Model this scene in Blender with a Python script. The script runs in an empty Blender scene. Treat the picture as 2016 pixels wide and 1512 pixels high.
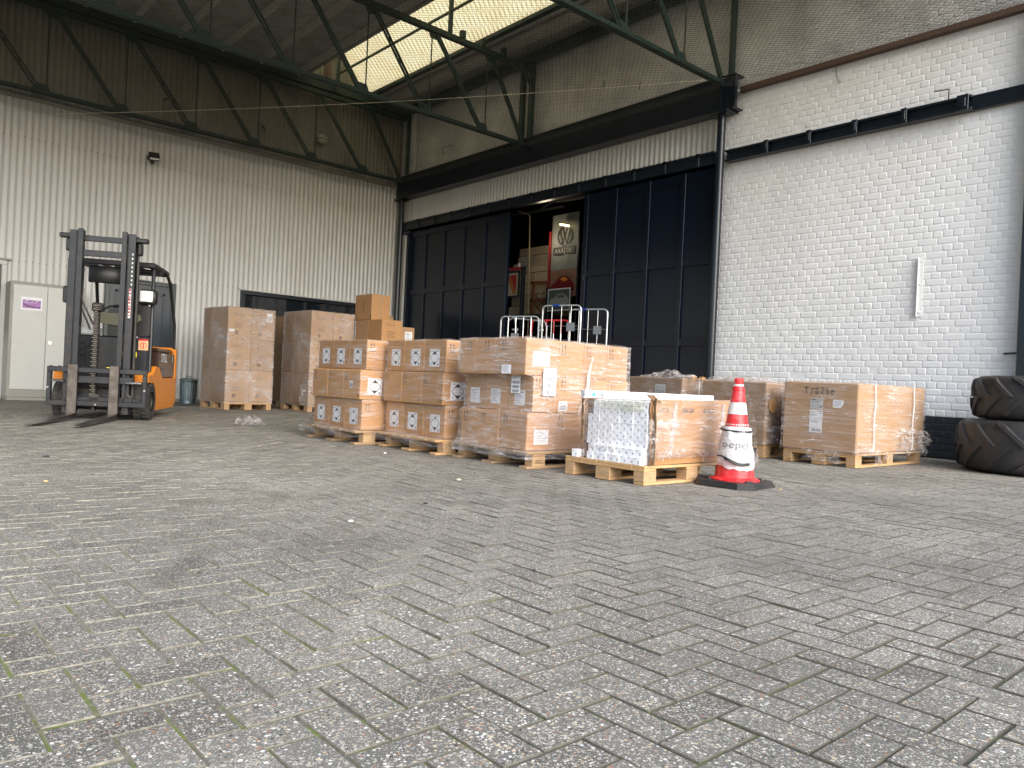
import bpy, math, random
from mathutils import Vector, Matrix, noise
random.seed(7)
R = math.radians
sc = bpy.context.scene

# ---------------------------------------------------------------- camera
CAM_H = 0.70
F_PX, W_PX = 1514.0, 2016.0
YAW, ROLL, PITCH = R(48.7), R(2.70), R(0.06)
fwd_h = Vector((math.cos(YAW), math.sin(YAW), 0)); right_h = Vector((math.sin(YAW), -math.cos(YAW), 0)); upv = Vector((0, 0, 1))
fwd = fwd_h * math.cos(PITCH) + upv * math.sin(PITCH)
up0 = upv * math.cos(PITCH) - fwd_h * math.sin(PITCH)
rt = right_h * math.cos(ROLL) + up0 * math.sin(ROLL)
up1 = -right_h * math.sin(ROLL) + up0 * math.cos(ROLL)
cd = bpy.data.cameras.new('camera'); cam = bpy.data.objects.new('camera', cd); sc.collection.objects.link(cam)
mw = Matrix((rt, up1, -fwd)).transposed().to_4x4(); mw.translation = Vector((0, 0, CAM_H)); cam.matrix_world = mw
cd.sensor_width = 36; cd.lens = F_PX / W_PX * 36; cd.clip_start = 0.05; cd.clip_end = 500
sc.camera = cam

# ---------------------------------------------------------------- light
SUN_EL, SUN_AZ = R(32), R(-100)      # azimuth of the sun's position, measured in the XY plane from +X
wd = bpy.data.worlds.new('World'); sc.world = wd; wd.use_nodes = True
nt = wd.node_tree; nt.nodes.clear()
sky = nt.nodes.new('ShaderNodeTexSky'); sky.sky_type = 'NISHITA'; sky.sun_disc = False
sky.sun_elevation = SUN_EL; sky.sun_rotation = R(90) - SUN_AZ
sky.air_density = 1.0; sky.dust_density = 2.0; sky.ozone_density = 1.5
bg = nt.nodes.new('ShaderNodeBackground'); bg.inputs['Strength'].default_value = 0.15
wo = nt.nodes.new('ShaderNodeOutputWorld')
nt.links.new(sky.outputs[0], bg.inputs[0]); nt.links.new(bg.outputs[0], wo.inputs[0])
sd = bpy.data.lights.new('sun', 'SUN'); sd.energy = 2.5; sd.angle = R(60); sd.color = (1.0, 0.985, 0.965)
sun = bpy.data.objects.new('sun', sd); sc.collection.objects.link(sun)
sdir = Vector((math.cos(SUN_AZ) * math.cos(SUN_EL), math.sin(SUN_AZ) * math.cos(SUN_EL), math.sin(SUN_EL)))
sun.rotation_euler = sdir.to_track_quat('Z', 'Y').to_euler(); sun.location = (0, -20, 20)
vs = sc.view_settings; vs.view_transform = 'Standard'; vs.look = 'None'; vs.gamma = 1; vs.exposure = 1.08
try:
    cy = sc.cycles; cy.use_denoising = True; cy.max_bounces = 7; cy.diffuse_bounces = 5; cy.glossy_bounces = 3
    cy.transmission_bounces = 4; cy.transparent_max_bounces = 24; cy.sample_clamp_indirect = 6; cy.use_adaptive_sampling = True
    cy.adaptive_threshold = 0.01; cy.caustics_reflective = False; cy.caustics_refractive = False
except Exception: pass

# ---------------------------------------------------------------- materials
def nn(t, k, **kw):
    n = t.nodes.new(k)
    for a, b in kw.items():
        if a in n.inputs: n.inputs[a].default_value = b
        else: setattr(n, a, b)
    return n
MATS = {}
def col4(c): return (c[0], c[1], c[2], 1)
def mat(name, base, rough=0.6, metal=0.0, var=0.12, vscale=3.0, bump=0.0, bscale=60.0, spec=0.5, dirt=None, dscale=1.5, damt=0.4, emit=None, island=0.0, coord='Object', stretch=(1, 1, 1)):
    if name in MATS: return MATS[name]
    m = bpy.data.materials.new(name); m.use_nodes = True; t = m.node_tree
    p = t.nodes['Principled BSDF']
    tc = nn(t, 'ShaderNodeTexCoord'); mp = nn(t, 'ShaderNodeMapping'); t.links.new(tc.outputs[coord], mp.inputs[0]); mp.inputs['Scale'].default_value = stretch
    n1 = nn(t, 'ShaderNodeTexNoise', Scale=vscale, Detail=6.0, Roughness=0.62); t.links.new(mp.outputs[0], n1.inputs['Vector'])
    r1 = nn(t, 'ShaderNodeValToRGB')
    r1.color_ramp.elements[0].position = 0.25; r1.color_ramp.elements[1].position = 0.75
    r1.color_ramp.elements[0].color = col4([c * (1 - var) for c in base]); r1.color_ramp.elements[1].color = col4([min(1, c * (1 + var)) for c in base])
    t.links.new(n1.outputs[0], r1.inputs[0]); out = r1.outputs[0]
    if island:
        g = nn(t, 'ShaderNodeNewGeometry'); mr = nn(t, 'ShaderNodeMapRange'); mr.inputs['To Min'].default_value = 1 - island; mr.inputs['To Max'].default_value = 1 + island * .6
        t.links.new(g.outputs['Random Per Island'], mr.inputs[0])
        mu = nn(t, 'ShaderNodeVectorMath', operation='SCALE'); t.links.new(out, mu.inputs[0]); t.links.new(mr.outputs[0], mu.inputs['Scale']); out = mu.outputs[0]
    if name.startswith('cardboard') or name == 'beige_parcels':
        oi = nn(t, 'ShaderNodeObjectInfo'); mo = nn(t, 'ShaderNodeMapRange'); mo.inputs['To Min'].default_value = 0.84; mo.inputs['To Max'].default_value = 1.12; t.links.new(oi.outputs['Random'], mo.inputs[0])
        mv = nn(t, 'ShaderNodeVectorMath', operation='SCALE'); t.links.new(out, mv.inputs[0]); t.links.new(mo.outputs[0], mv.inputs['Scale']); out = mv.outputs[0]
    if dirt:
        n2 = nn(t, 'ShaderNodeTexNoise', Scale=dscale, Detail=8.0, Roughness=0.7); t.links.new(mp.outputs[0], n2.inputs['Vector'])
        r2 = nn(t, 'ShaderNodeValToRGB'); r2.color_ramp.elements[0].position = 0.48; r2.color_ramp.elements[1].position = 0.72
        r2.color_ramp.elements[0].color = (0, 0, 0, 1); r2.color_ramp.elements[1].color = (damt, damt, damt, 1)
        t.links.new(n2.outputs[0], r2.inputs[0])
        mx = nn(t, 'ShaderNodeMixRGB'); mx.inputs[2].default_value = col4(dirt); t.links.new(r2.outputs[0], mx.inputs[0]); t.links.new(out, mx.inputs[1]); out = mx.outputs[0]
    t.links.new(out, p.inputs['Base Color'])
    p.inputs['Roughness'].default_value = rough; p.inputs['Metallic'].default_value = metal
    p.inputs['Specular IOR Level'].default_value = spec
    if bump:
        n3 = nn(t, 'ShaderNodeTexNoise', Scale=bscale, Detail=4.0); t.links.new(mp.outputs[0], n3.inputs['Vector'])
        b = nn(t, 'ShaderNodeBump', Strength=min(1, bump), Distance=0.004); t.links.new(n3.outputs[0], b.inputs['Height']); t.links.new(b.outputs[0], p.inputs['Normal'])
    if emit:
        p.inputs['Emission Color'].default_value = col4(emit[:3]); p.inputs['Emission Strength'].default_value = emit[3]
    MATS[name] = m; return m

card = mat('cardboard', (0.445, 0.238, 0.10), 0.75, var=0.07, vscale=2.5, bump=0.15, bscale=25, stretch=(1, 1, 6), dirt=(0.30, 0.17, 0.08), damt=0.35, dscale=3)
card2 = mat('cardboard_pale', (0.37, 0.222, 0.112), 0.75, var=0.07, vscale=2.5, bump=0.15, bscale=25, stretch=(1, 1, 6), dirt=(0.26, 0.17, 0.10), damt=0.3, dscale=3)
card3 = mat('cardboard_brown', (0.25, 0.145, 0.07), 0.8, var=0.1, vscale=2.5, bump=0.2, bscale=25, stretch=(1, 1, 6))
cardin = mat('cardboard_torn', (0.33, 0.21, 0.12), 0.9, var=0.15, vscale=12, bump=0.4)
tape = mat('parcel_tape', (0.36, 0.225, 0.12), 0.3, var=0.05)
ink = mat('print_ink', (0.03, 0.025, 0.025), 0.6, var=0.1)
inkb = mat('print_ink_brown', (0.11, 0.065, 0.04), 0.7, var=0.1)
inkg = mat('print_ink_grey', (0.22, 0.22, 0.25), 0.6, var=0.1)
paper = mat('label_paper', (0.74, 0.74, 0.77), 0.45, var=0.04, vscale=8)
wood = mat('pallet_wood', (0.50, 0.31, 0.145), 0.75, var=0.22, vscale=5, bump=0.35, bscale=30, stretch=(1, 8, 8), island=0.25)
woodg = mat('pallet_wood_weathered', (0.36, 0.235, 0.13), 0.8, var=0.28, vscale=5, bump=0.35, bscale=30, stretch=(1, 8, 8), island=0.3, dirt=(0.12, 0.09, 0.07), damt=0.5)
woodb = mat('pallet_block_wood', (0.43, 0.28, 0.15), 0.85, var=0.3, vscale=9, bump=0.6, bscale=50, stretch=(1, 1, 9), island=0.15)
navy = mat('navy_paint', (0.004, 0.008, 0.018), 0.20, var=0.15, vscale=2, spec=0.35, bump=0.02, bscale=8)
navyl = mat('navy_steel_paint', (0.006, 0.010, 0.017), 0.3, var=0.2, vscale=5)
green = mat('green_truss_paint', (0.003, 0.020, 0.014), 0.5, var=0.3, vscale=6, spec=0.3, dirt=(0.014, 0.015, 0.010), damt=0.5)
whitep = mat('white_paint', (0.72, 0.72, 0.71), 0.5, var=0.04)
sheetp = mat('beige_sheet_paint', (0.535, 0.54, 0.53), 0.38, var=0.05, vscale=1.2, dirt=(0.36, 0.33, 0.28), damt=0.35, dscale=0.8, stretch=(1, 1, 0.25))
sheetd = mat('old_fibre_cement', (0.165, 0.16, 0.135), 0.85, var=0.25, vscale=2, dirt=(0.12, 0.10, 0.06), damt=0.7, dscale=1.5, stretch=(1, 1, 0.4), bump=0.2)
roofm = mat('roof_boards', (0.31, 0.305, 0.275), 0.85, var=0.25, vscale=1.5, dirt=(0.17, 0.15, 0.12), damt=0.7, dscale=2.2)
purl = mat('purlin_timber', (0.40, 0.38, 0.33), 0.8, var=0.2, vscale=3, dirt=(0.2, 0.18, 0.14), damt=0.5)
steel = mat('worn_fork_steel', (0.15, 0.132, 0.12), 0.33, metal=0.85, var=0.4, vscale=9, dirt=(0.07, 0.04, 0.03), damt=0.6, dscale=12, bump=0.1)
zinc = mat('galvanised_steel', (0.45, 0.47, 0.48), 0.35, metal=0.8, var=0.2, vscale=14)
zincd = mat('bin_zinc', (0.20, 0.25, 0.27), 0.42, metal=0.7, var=0.3, vscale=9)
chrome = mat('chrome', (0.75, 0.75, 0.77), 0.12, metal=1.0, var=0.03)
dark = mat('black_plastic', (0.012, 0.013, 0.014), 0.42, var=0.2, vscale=8)
mastp = mat('mast_paint', (0.014, 0.0165, 0.021), 0.34, var=0.25, vscale=8, dirt=(0.10, 0.07, 0.05), damt=0.35, dscale=7)
grime = mat('greasy_steel', (0.035, 0.033, 0.031), 0.5, metal=0.3, var=0.4, vscale=14, dirt=(0.10, 0.08, 0.06), damt=0.5, dscale=8)
orange = mat('orange_paint', (0.68, 0.225, 0.022), 0.33, var=0.06, vscale=4, dirt=(0.35, 0.14, 0.04), damt=0.3, dscale=5)
rubber = mat('tyre_rubber', (0.032, 0.031, 0.030), 0.75, var=0.3, vscale=5, bump=0.5, bscale=40, dirt=(0.13, 0.115, 0.095), damt=0.5, dscale=4)
rubw = mat('weathered_tractor_rubber', (0.020, 0.0205, 0.022), 0.55, var=0.3, vscale=3, bump=0.3, bscale=25, dirt=(0.085, 0.065, 0.05), damt=0.35, dscale=2.5)
red = mat('red_cone_plastic', (0.62, 0.016, 0.022), 0.4, var=0.1, vscale=6, dirt=(0.62, 0.30, 0.28), damt=0.35, dscale=22)
redp = mat('red_paint', (0.45, 0.012, 0.015), 0.4, var=0.1)
refl = mat('reflective_white', (0.66, 0.65, 0.64), 0.35, var=0.05, vscale=9, dirt=(0.42, 0.36, 0.34), damt=0.25, dscale=18)
cabm = mat('cabinet_paint', (0.51, 0.515, 0.49), 0.4, var=0.03, dirt=(0.36, 0.35, 0.31), damt=0.3, dscale=3)
cabs = mat('cabinet_side_paint', (0.27, 0.265, 0.225), 0.45, var=0.05, dirt=(0.2, 0.18, 0.15), damt=0.3)
glass = mat('dark_glass', (0.012, 0.016, 0.02), 0.06, var=0.1)
lensm = mat('lamp_lens', (0.80, 0.80, 0.78), 0.15, var=0.2, vscale=40)
blue = mat('blue_plastic', (0.01, 0.04, 0.22), 0.4)
yellow = mat('yellow_sticker', (0.80, 0.62, 0.02), 0.4)
stick = mat('orange_sticker', (0.75, 0.42, 0.22), 0.4)
brownb = mat('brown_timber', (0.085, 0.05, 0.035), 0.75, var=0.35, vscale=6, stretch=(1, 6, 6))
ropem = mat('rope_fibre', (0.62, 0.56, 0.42), 0.8, var=0.2, vscale=30)
netm = mat('net_cord', (0.045, 0.045, 0.035), 0.8, var=0.2)
cream = mat('cream_board', (0.62, 0.55, 0.36), 0.5)
orstr = mat('amber_stripe', (0.60, 0.20, 0.02), 0.5)
wbrown = mat('brown_frame_wood', (0.17, 0.065, 0.025), 0.55, var=0.2, vscale=8)
beigeb = mat('beige_parcels', (0.52, 0.44, 0.30), 0.7, var=0.08)
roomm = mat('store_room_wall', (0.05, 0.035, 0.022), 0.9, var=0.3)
olive = mat('olive_console', (0.12, 0.12, 0.075), 0.5)
teal = mat('teal_print', (0.05, 0.42, 0.50), 0.5)
lilac = mat('lilac_print', (0.33, 0.16, 0.40), 0.5, var=0.5, vscale=14)
whitebox = mat('white_carton_board', (0.84, 0.84, 0.87), 0.5, var=0.03)
concrete = mat('threshold_concrete', (0.20, 0.195, 0.185), 0.85, var=0.2, vscale=4)

def film_mat(name, lo, hi, scl=(2.2, 2.2, 30), rot=(0.10, 0.14, 0), tint=(0.86, 0.83, 0.83), gl=0.55, crumple=0.0):
    m = bpy.data.materials.new(name); m.use_nodes = True; t = m.node_tree; t.nodes.clear()
    tc = nn(t, 'ShaderNodeTexCoord')
    mp = nn(t, 'ShaderNodeMapping'); mp.inputs['Rotation'].default_value = rot; mp.inputs['Scale'].default_value = scl; t.links.new(tc.outputs['Object'], mp.inputs[0])
    n1 = nn(t, 'ShaderNodeTexNoise', Scale=1.6, Detail=7.0, Roughness=0.62, Distortion=0.5); t.links.new(mp.outputs[0], n1.inputs['Vector'])
    mp2 = nn(t, 'ShaderNodeMapping'); mp2.inputs['Rotation'].default_value = (-0.5, 0.6, 0.2); mp2.inputs['Scale'].default_value = (3, 3, 16); t.links.new(tc.outputs['Object'], mp2.inputs[0])
    n2 = nn(t, 'ShaderNodeTexNoise', Scale=1.5, Detail=5.0, Roughness=0.6, Distortion=1.5); t.links.new(mp2.outputs[0], n2.inputs['Vector'])
    n3 = nn(t, 'ShaderNodeTexNoise', Scale=3.0, Detail=3.0); t.links.new(tc.outputs['Object'], n3.inputs['Vector'])
    ra = nn(t, 'ShaderNodeMapRange'); ra.inputs['From Min'].default_value = 0.42; ra.inputs['From Max'].default_value = 0.78; ra.inputs['To Min'].default_value = lo; ra.inputs['To Max'].default_value = hi
    t.links.new(n1.outputs[0], ra.inputs[0])
    rb = nn(t, 'ShaderNodeMapRange'); rb.inputs['From Min'].default_value = 0.57; rb.inputs['From Max'].default_value = 0.72; rb.inputs['To Min'].default_value = 0.0; rb.inputs['To Max'].default_value = hi * 1.1
    t.links.new(n2.outputs[0], rb.inputs[0])
    rc = nn(t, 'ShaderNodeMapRange'); rc.inputs['From Min'].default_value = 0.35; rc.inputs['From Max'].default_value = 0.7; rc.inputs['To Min'].default_value = 0.35; rc.inputs['To Max'].default_value = 1.3
    t.links.new(n3.outputs[0], rc.inputs[0])
    ad = nn(t, 'ShaderNodeMath', operation='ADD'); t.links.new(ra.outputs[0], ad.inputs[0]); t.links.new(rb.outputs[0], ad.inputs[1])
    mu = nn(t, 'ShaderNodeMath', operation='MULTIPLY'); t.links.new(ad.outputs[0], mu.inputs[0]); t.links.new(rc.outputs[0], mu.inputs[1]); mu.use_clamp = True
    hs = nn(t, 'ShaderNodeMath', operation='ADD'); t.links.new(n1.outputs[0], hs.inputs[0]); t.links.new(n2.outputs[0], hs.inputs[1])
    bp = nn(t, 'ShaderNodeBump', Strength=0.9, Distance=0.012 + crumple); t.links.new(hs.outputs[0], bp.inputs['Height'])
    tr = nn(t, 'ShaderNodeBsdfTransparent'); tr.inputs[0].default_value = (0.99, 0.985, 0.98, 1)
    df = nn(t, 'ShaderNodeBsdfDiffuse'); df.inputs[0].default_value = col4(tint); t.links.new(bp.outputs[0], df.inputs['Normal'])
    tl = nn(t, 'ShaderNodeBsdfTranslucent'); tl.inputs[0].default_value = col4(tint)
    dm = nn(t, 'ShaderNodeMixShader'); dm.inputs[0].default_value = 0.3; t.links.new(df.outputs[0], dm.inputs[1]); t.links.new(tl.outputs[0], dm.inputs[2])
    gs = nn(t, 'ShaderNodeBsdfAnisotropic') if False else nn(t, 'ShaderNodeBsdfGlossy'); gs.inputs['Roughness'].default_value = 0.16; t.links.new(bp.outputs[0], gs.inputs['Normal'])
    fr = nn(t, 'ShaderNodeFresnel'); fr.inputs[0].default_value = 1.40
    fm0 = nn(t, 'ShaderNodeMath', operation='MULTIPLY'); fm0.inputs[1].default_value = gl * 1.0; t.links.new(fr.outputs[0], fm0.inputs[0])
    fm = nn(t, 'ShaderNodeMath', operation='MINIMUM'); fm.inputs[1].default_value = 0.16 * gl / .55; t.links.new(fm0.outputs[0], fm.inputs[0])
    m1 = nn(t, 'ShaderNodeMixShader'); t.links.new(mu.outputs[0], m1.inputs[0]); t.links.new(tr.outputs[0], m1.inputs[1]); t.links.new(dm.outputs[0], m1.inputs[2])
    m2 = nn(t, 'ShaderNodeMixShader'); t.links.new(fm.outputs[0], m2.inputs[0]); t.links.new(m1.outputs[0], m2.inputs[1]); t.links.new(gs.outputs[0], m2.inputs[2])
    o = nn(t, 'ShaderNodeOutputMaterial'); t.links.new(m2.outputs[0], o.inputs[0])
    return m
film = film_mat('stretch_film', 0.10, 0.48, gl=0.9)
filml = film_mat('stretch_film_light', -0.02, 0.42, scl=(2.2, 2.2, 22), rot=(0.16, 0.2, 0), gl=0.9)
filmh = film_mat('stretch_film_hazy', 0.10, 0.62, scl=(2.5, 2.5, 26), rot=(0.18, -0.16, 0), gl=1.0)
filmc = film_mat('crumpled_film', 0.0, 0.75, scl=(14, 14, 14), rot=(0.3, 0.4, 0.2), gl=0.45, crumple=0.01)
bagm = film_mat('white_bag_film', 0.86, 1.0, scl=(14, 14, 14), rot=(0.3, 0.4, 0.2), tint=(0.80, 0.80, 0.82), gl=0.4)

filmt = film_mat('stretch_film_tall', 0.20, 0.50, scl=(1.6, 1.6, 2.4), rot=(.3, .2, .1), gl=1.1)
# paver material: worn concrete with exposed aggregate
def paver_mat():
    m = bpy.data.materials.new('paver_concrete'); m.use_nodes = True; t = m.node_tree; p = t.nodes['Principled BSDF']
    tc = nn(t, 'ShaderNodeTexCoord'); g = nn(t, 'ShaderNodeNewGeometry'); O = tc.outputs['Object']
    big = nn(t, 'ShaderNodeTexNoise', Scale=0.42, Detail=3.0); t.links.new(O, big.inputs['Vector'])
    fine = nn(t, 'ShaderNodeTexNoise', Scale=260.0, Detail=3.0, Roughness=0.7); t.links.new(O, fine.inputs['Vector'])
    rp = nn(t, 'ShaderNodeValToRGB'); e = rp.color_ramp.elements
    e[0].position = 0.3; e[0].color = (0.112, 0.110, 0.097, 1); e[1].position = 0.7; e[1].color = (0.208, 0.202, 0.182, 1)
    t.links.new(fine.outputs[0], rp.inputs[0])
    mr = nn(t, 'ShaderNodeMapRange'); mr.inputs['To Min'].default_value = 0.78; mr.inputs['To Max'].default_value = 1.14; t.links.new(g.outputs['Random Per Island'], mr.inputs[0])
    base = nn(t, 'ShaderNodeVectorMath', operation='SCALE'); t.links.new(rp.outputs[0], base.inputs[0]); t.links.new(mr.outputs[0], base.inputs['Scale'])
    out = base.outputs[0]; hsum = None
    # how exposed the aggregate is: per paver and in broad patches
    q = nn(t, 'ShaderNodeMath', operation='FRACT'); q0 = nn(t, 'ShaderNodeMath', operation='MULTIPLY'); q0.inputs[1].default_value = 7.31
    t.links.new(g.outputs['Random Per Island'], q0.inputs[0]); t.links.new(q0.outputs[0], q.inputs[0])
    sx = nn(t, 'ShaderNodeSeparateXYZ'); t.links.new(O, sx.inputs[0])
    dist = nn(t, 'ShaderNodeVectorMath', operation='LENGTH'); t.links.new(O, dist.inputs[0])
    wear = nn(t, 'ShaderNodeMapRange'); wear.inputs['From Min'].default_value = 3.0; wear.inputs['From Max'].default_value = 11.0; wear.inputs['To Min'].default_value = 0.16; wear.inputs['To Max'].default_value = -0.12
    t.links.new(sx.outputs[1], wear.inputs[0])
    pp = nn(t, 'ShaderNodeMath', operation='MULTIPLY_ADD'); pp.inputs[1].default_value = 0.16; t.links.new(q.outputs[0], pp.inputs[0])
    t.links.new(wear.outputs[0], pp.inputs[2])
    bb = nn(t, 'ShaderNodeMath', operation='MULTIPLY_ADD'); bb.inputs[1].default_value = 0.55; t.links.new(big.outputs[0], bb.inputs[0]); t.links.new(pp.outputs[0], bb.inputs[2])
    for k, (s, thr, off) in enumerate(((270.0, 0.42, -0.04), (150.0, 0.42, 0.02), (88.0, 0.36, 0.17))):
        v = nn(t, 'ShaderNodeTexVoronoi', Scale=s, Randomness=1.0); t.links.new(O, v.inputs['Vector'])
        sep = nn(t, 'ShaderNodeSeparateColor'); t.links.new(v.outputs['Color'], sep.inputs[0])
        inside = nn(t, 'ShaderNodeMath', operation='LESS_THAN'); t.links.new(v.outputs['Distance'], inside.inputs[0])
        sz = nn(t, 'ShaderNodeMath', operation='MULTIPLY_ADD'); sz.inputs[1].default_value = 0.22; sz.inputs[2].default_value = thr - 0.12; t.links.new(sep.outputs[2], sz.inputs[0]); t.links.new(sz.outputs[0], inside.inputs[1])
        ex = nn(t, 'ShaderNodeMath', operation='SUBTRACT'); t.links.new(bb.outputs[0], ex.inputs[0]); ex.inputs[1].default_value = off
        pres = nn(t, 'ShaderNodeMath', operation='LESS_THAN'); t.links.new(sep.outputs[0], pres.inputs[0]); t.links.new(ex.outputs[0], pres.inputs[1])
        fac = nn(t, 'ShaderNodeMath', operation='MULTIPLY'); t.links.new(inside.outputs[0], fac.inputs[0]); t.links.new(pres.outputs[0], fac.inputs[1])
        cr = nn(t, 'ShaderNodeValToRGB'); cr.color_ramp.interpolation = 'CONSTANT'; ce = cr.color_ramp.elements
        ce[0].position = 0; ce[0].color = (0.42, 0.40, 0.355, 1); ce[1].position = 0.36; ce[1].color = (0.70, 0.68, 0.63, 1)
        for pos, c in ((0.55, (0.38, 0.33, 0.26)), (0.68, (0.56, 0.47, 0.33)), (0.78, (0.26, 0.25, 0.24)), (0.88, (0.07, 0.065, 0.06)), (0.94, (0.33, 0.19, 0.12))):
            x = ce.new(pos); x.color = col4(c)
        t.links.new(sep.outputs[1], cr.inputs[0])
        mx = nn(t, 'ShaderNodeMixRGB'); t.links.new(fac.outputs[0], mx.inputs[0]); t.links.new(out, mx.inputs[1]); t.links.new(cr.outputs[0], mx.inputs[2]); out = mx.outputs[0]
        h = nn(t, 'ShaderNodeMath', operation='MULTIPLY'); t.links.new(fac.outputs[0], h.inputs[0]); h.inputs[1].default_value = 0.6
        if hsum is None: hsum = h
        else:
            a = nn(t, 'ShaderNodeMath', operation='ADD'); t.links.new(hsum.outputs[0], a.inputs[0]); t.links.new(h.outputs[0], a.inputs[1]); hsum = a
    # pavers darken inwards under the roof: its shade is put into their colour
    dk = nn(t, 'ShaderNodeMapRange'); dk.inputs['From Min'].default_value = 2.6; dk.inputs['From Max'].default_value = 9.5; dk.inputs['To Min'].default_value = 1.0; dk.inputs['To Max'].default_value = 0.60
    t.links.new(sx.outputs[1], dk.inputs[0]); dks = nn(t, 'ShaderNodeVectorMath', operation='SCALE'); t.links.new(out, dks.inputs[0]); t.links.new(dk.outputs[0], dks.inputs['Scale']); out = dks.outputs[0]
    st = nn(t, 'ShaderNodeTexNoise', Scale=0.9, Detail=7.0, Roughness=0.65); t.links.new(O, st.inputs['Vector'])
    sr = nn(t, 'ShaderNodeMapRange'); sr.inputs['From Min'].default_value = 0.35; sr.inputs['From Max'].default_value = 0.65; sr.inputs['To Min'].default_value = 0.80; sr.inputs['To Max'].default_value = 1.12
    t.links.new(st.outputs[0], sr.inputs[0])
    fn = nn(t, 'ShaderNodeVectorMath', operation='SCALE'); t.links.new(out, fn.inputs[0]); t.links.new(sr.outputs[0], fn.inputs['Scale'])
    ol_ = nn(t, 'ShaderNodeTexNoise', Scale=1.7, Detail=4.0, Roughness=0.5, Distortion=0.6); t.links.new(O, ol_.inputs['Vector'])
    om = nn(t, 'ShaderNodeMapRange'); om.inputs['From Min'].default_value = 0.60; om.inputs['From Max'].default_value = 0.70; om.inputs['To Min'].default_value = 1.0; om.inputs['To Max'].default_value = 0.72
    t.links.new(ol_.outputs[0], om.inputs[0]); f2 = nn(t, 'ShaderNodeVectorMath', operation='SCALE'); t.links.new(fn.outputs[0], f2.inputs[0]); t.links.new(om.outputs[0], f2.inputs['Scale']); fn = f2
    t.links.new(fn.outputs[0], p.inputs['Base Color']); p.inputs['Roughness'].default_value = 0.72; p.inputs['Specular IOR Level'].default_value = 0.4
    ha = nn(t, 'ShaderNodeMath', operation='ADD'); t.links.new(hsum.outputs[0], ha.inputs[0]); t.links.new(fine.outputs[0], ha.inputs[1])
    b = nn(t, 'ShaderNodeBump', Strength=0.7, Distance=0.0016); t.links.new(ha.outputs[0], b.inputs['Height']); t.links.new(b.outputs[0], p.inputs['Normal'])
    return m
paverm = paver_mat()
def joint_mat():
    m = bpy.data.materials.new('joint_sand'); m.use_nodes = True; t = m.node_tree; p = t.nodes['Principled BSDF']
    tc = nn(t, 'ShaderNodeTexCoord'); O = tc.outputs['Object']
    sx = nn(t, 'ShaderNodeSeparateXYZ'); t.links.new(O, sx.inputs[0])
    n = nn(t, 'ShaderNodeTexNoise', Scale=60.0, Detail=5.0); t.links.new(O, n.inputs['Vector'])
    r = nn(t, 'ShaderNodeValToRGB'); r.color_ramp.elements[0].color = (0.15, 0.14, 0.11, 1); r.color_ramp.elements[1].color = (0.36, 0.335, 0.27, 1)
    r.color_ramp.elements[0].position = 0.35; r.color_ramp.elements[1].position = 0.7; t.links.new(n.outputs[0], r.inputs[0])
    # dark, moist joints to the right, pale sand to the left: a real stain, laid out in metres on the ground
    ln = nn(t, 'ShaderNodeTexNoise', Scale=0.8, Detail=3.0); t.links.new(O, ln.inputs['Vector'])
    dx = nn(t, 'ShaderNodeMath', operation='MULTIPLY_ADD'); dx.inputs[1].default_value = 1.6; t.links.new(ln.outputs[0], dx.inputs[0]); t.links.new(sx.outputs[0], dx.inputs[2])
    dy = nn(t, 'ShaderNodeMath', operation='MULTIPLY_ADD'); dy.inputs[1].default_value = -0.55; t.links.new(sx.outputs[1], dy.inputs[0]); t.links.new(dx.outputs[0], dy.inputs[2])
    mr = nn(t, 'ShaderNodeMapRange'); mr.inputs['From Min'].default_value = -0.9; mr.inputs['From Max'].default_value = 1.5; mr.inputs['To Max'].default_value = .92; t.links.new(dy.outputs[0], mr.inputs[0])
    mx = nn(t, 'ShaderNodeMixRGB'); mx.inputs[2].default_value = (0.075, 0.069, 0.054, 1); t.links.new(mr.outputs[0], mx.inputs[0]); t.links.new(r.outputs[0], mx.inputs[1])
    mn = nn(t, 'ShaderNodeTexNoise', Scale=7.0, Detail=5.0, Roughness=0.7); t.links.new(O, mn.inputs['Vector'])
    mp = nn(t, 'ShaderNodeMapRange'); mp.inputs['From Min'].default_value = 0.48; mp.inputs['From Max'].default_value = 0.60; t.links.new(mn.outputs[0], mp.inputs[0])
    cd_ = nn(t, 'ShaderNodeVectorMath', operation='DISTANCE'); cd_.inputs[1].default_value = (1.0, 1.75, 0); t.links.new(O, cd_.inputs[0])
    cf = nn(t, 'ShaderNodeMapRange'); cf.inputs['From Min'].default_value = 0.6; cf.inputs['From Max'].default_value = 2.0; cf.inputs['To Min'].default_value = 1; cf.inputs['To Max'].default_value = 0; t.links.new(cd_.outputs['Value'], cf.inputs[0])
    mm = nn(t, 'ShaderNodeMath', operation='MULTIPLY'); t.links.new(mp.outputs[0], mm.inputs[0]); t.links.new(cf.outputs[0], mm.inputs[1])
    m2 = nn(t, 'ShaderNodeMixRGB'); m2.inputs[2].default_value = (0.13, 0.17, 0.03, 1); t.links.new(mm.outputs[0], m2.inputs[0]); t.links.new(mx.outputs[0], m2.inputs[1])
    t.links.new(m2.outputs[0], p.inputs['Base Color']); p.inputs['Roughness'].default_value = 0.95
    b = nn(t, 'ShaderNodeBump', Strength=1.0, Distance=0.004); t.links.new(n.outputs[0], b.inputs['Height']); t.links.new(b.outputs[0], p.inputs['Normal'])
    return m
jointm = joint_mat()
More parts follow.
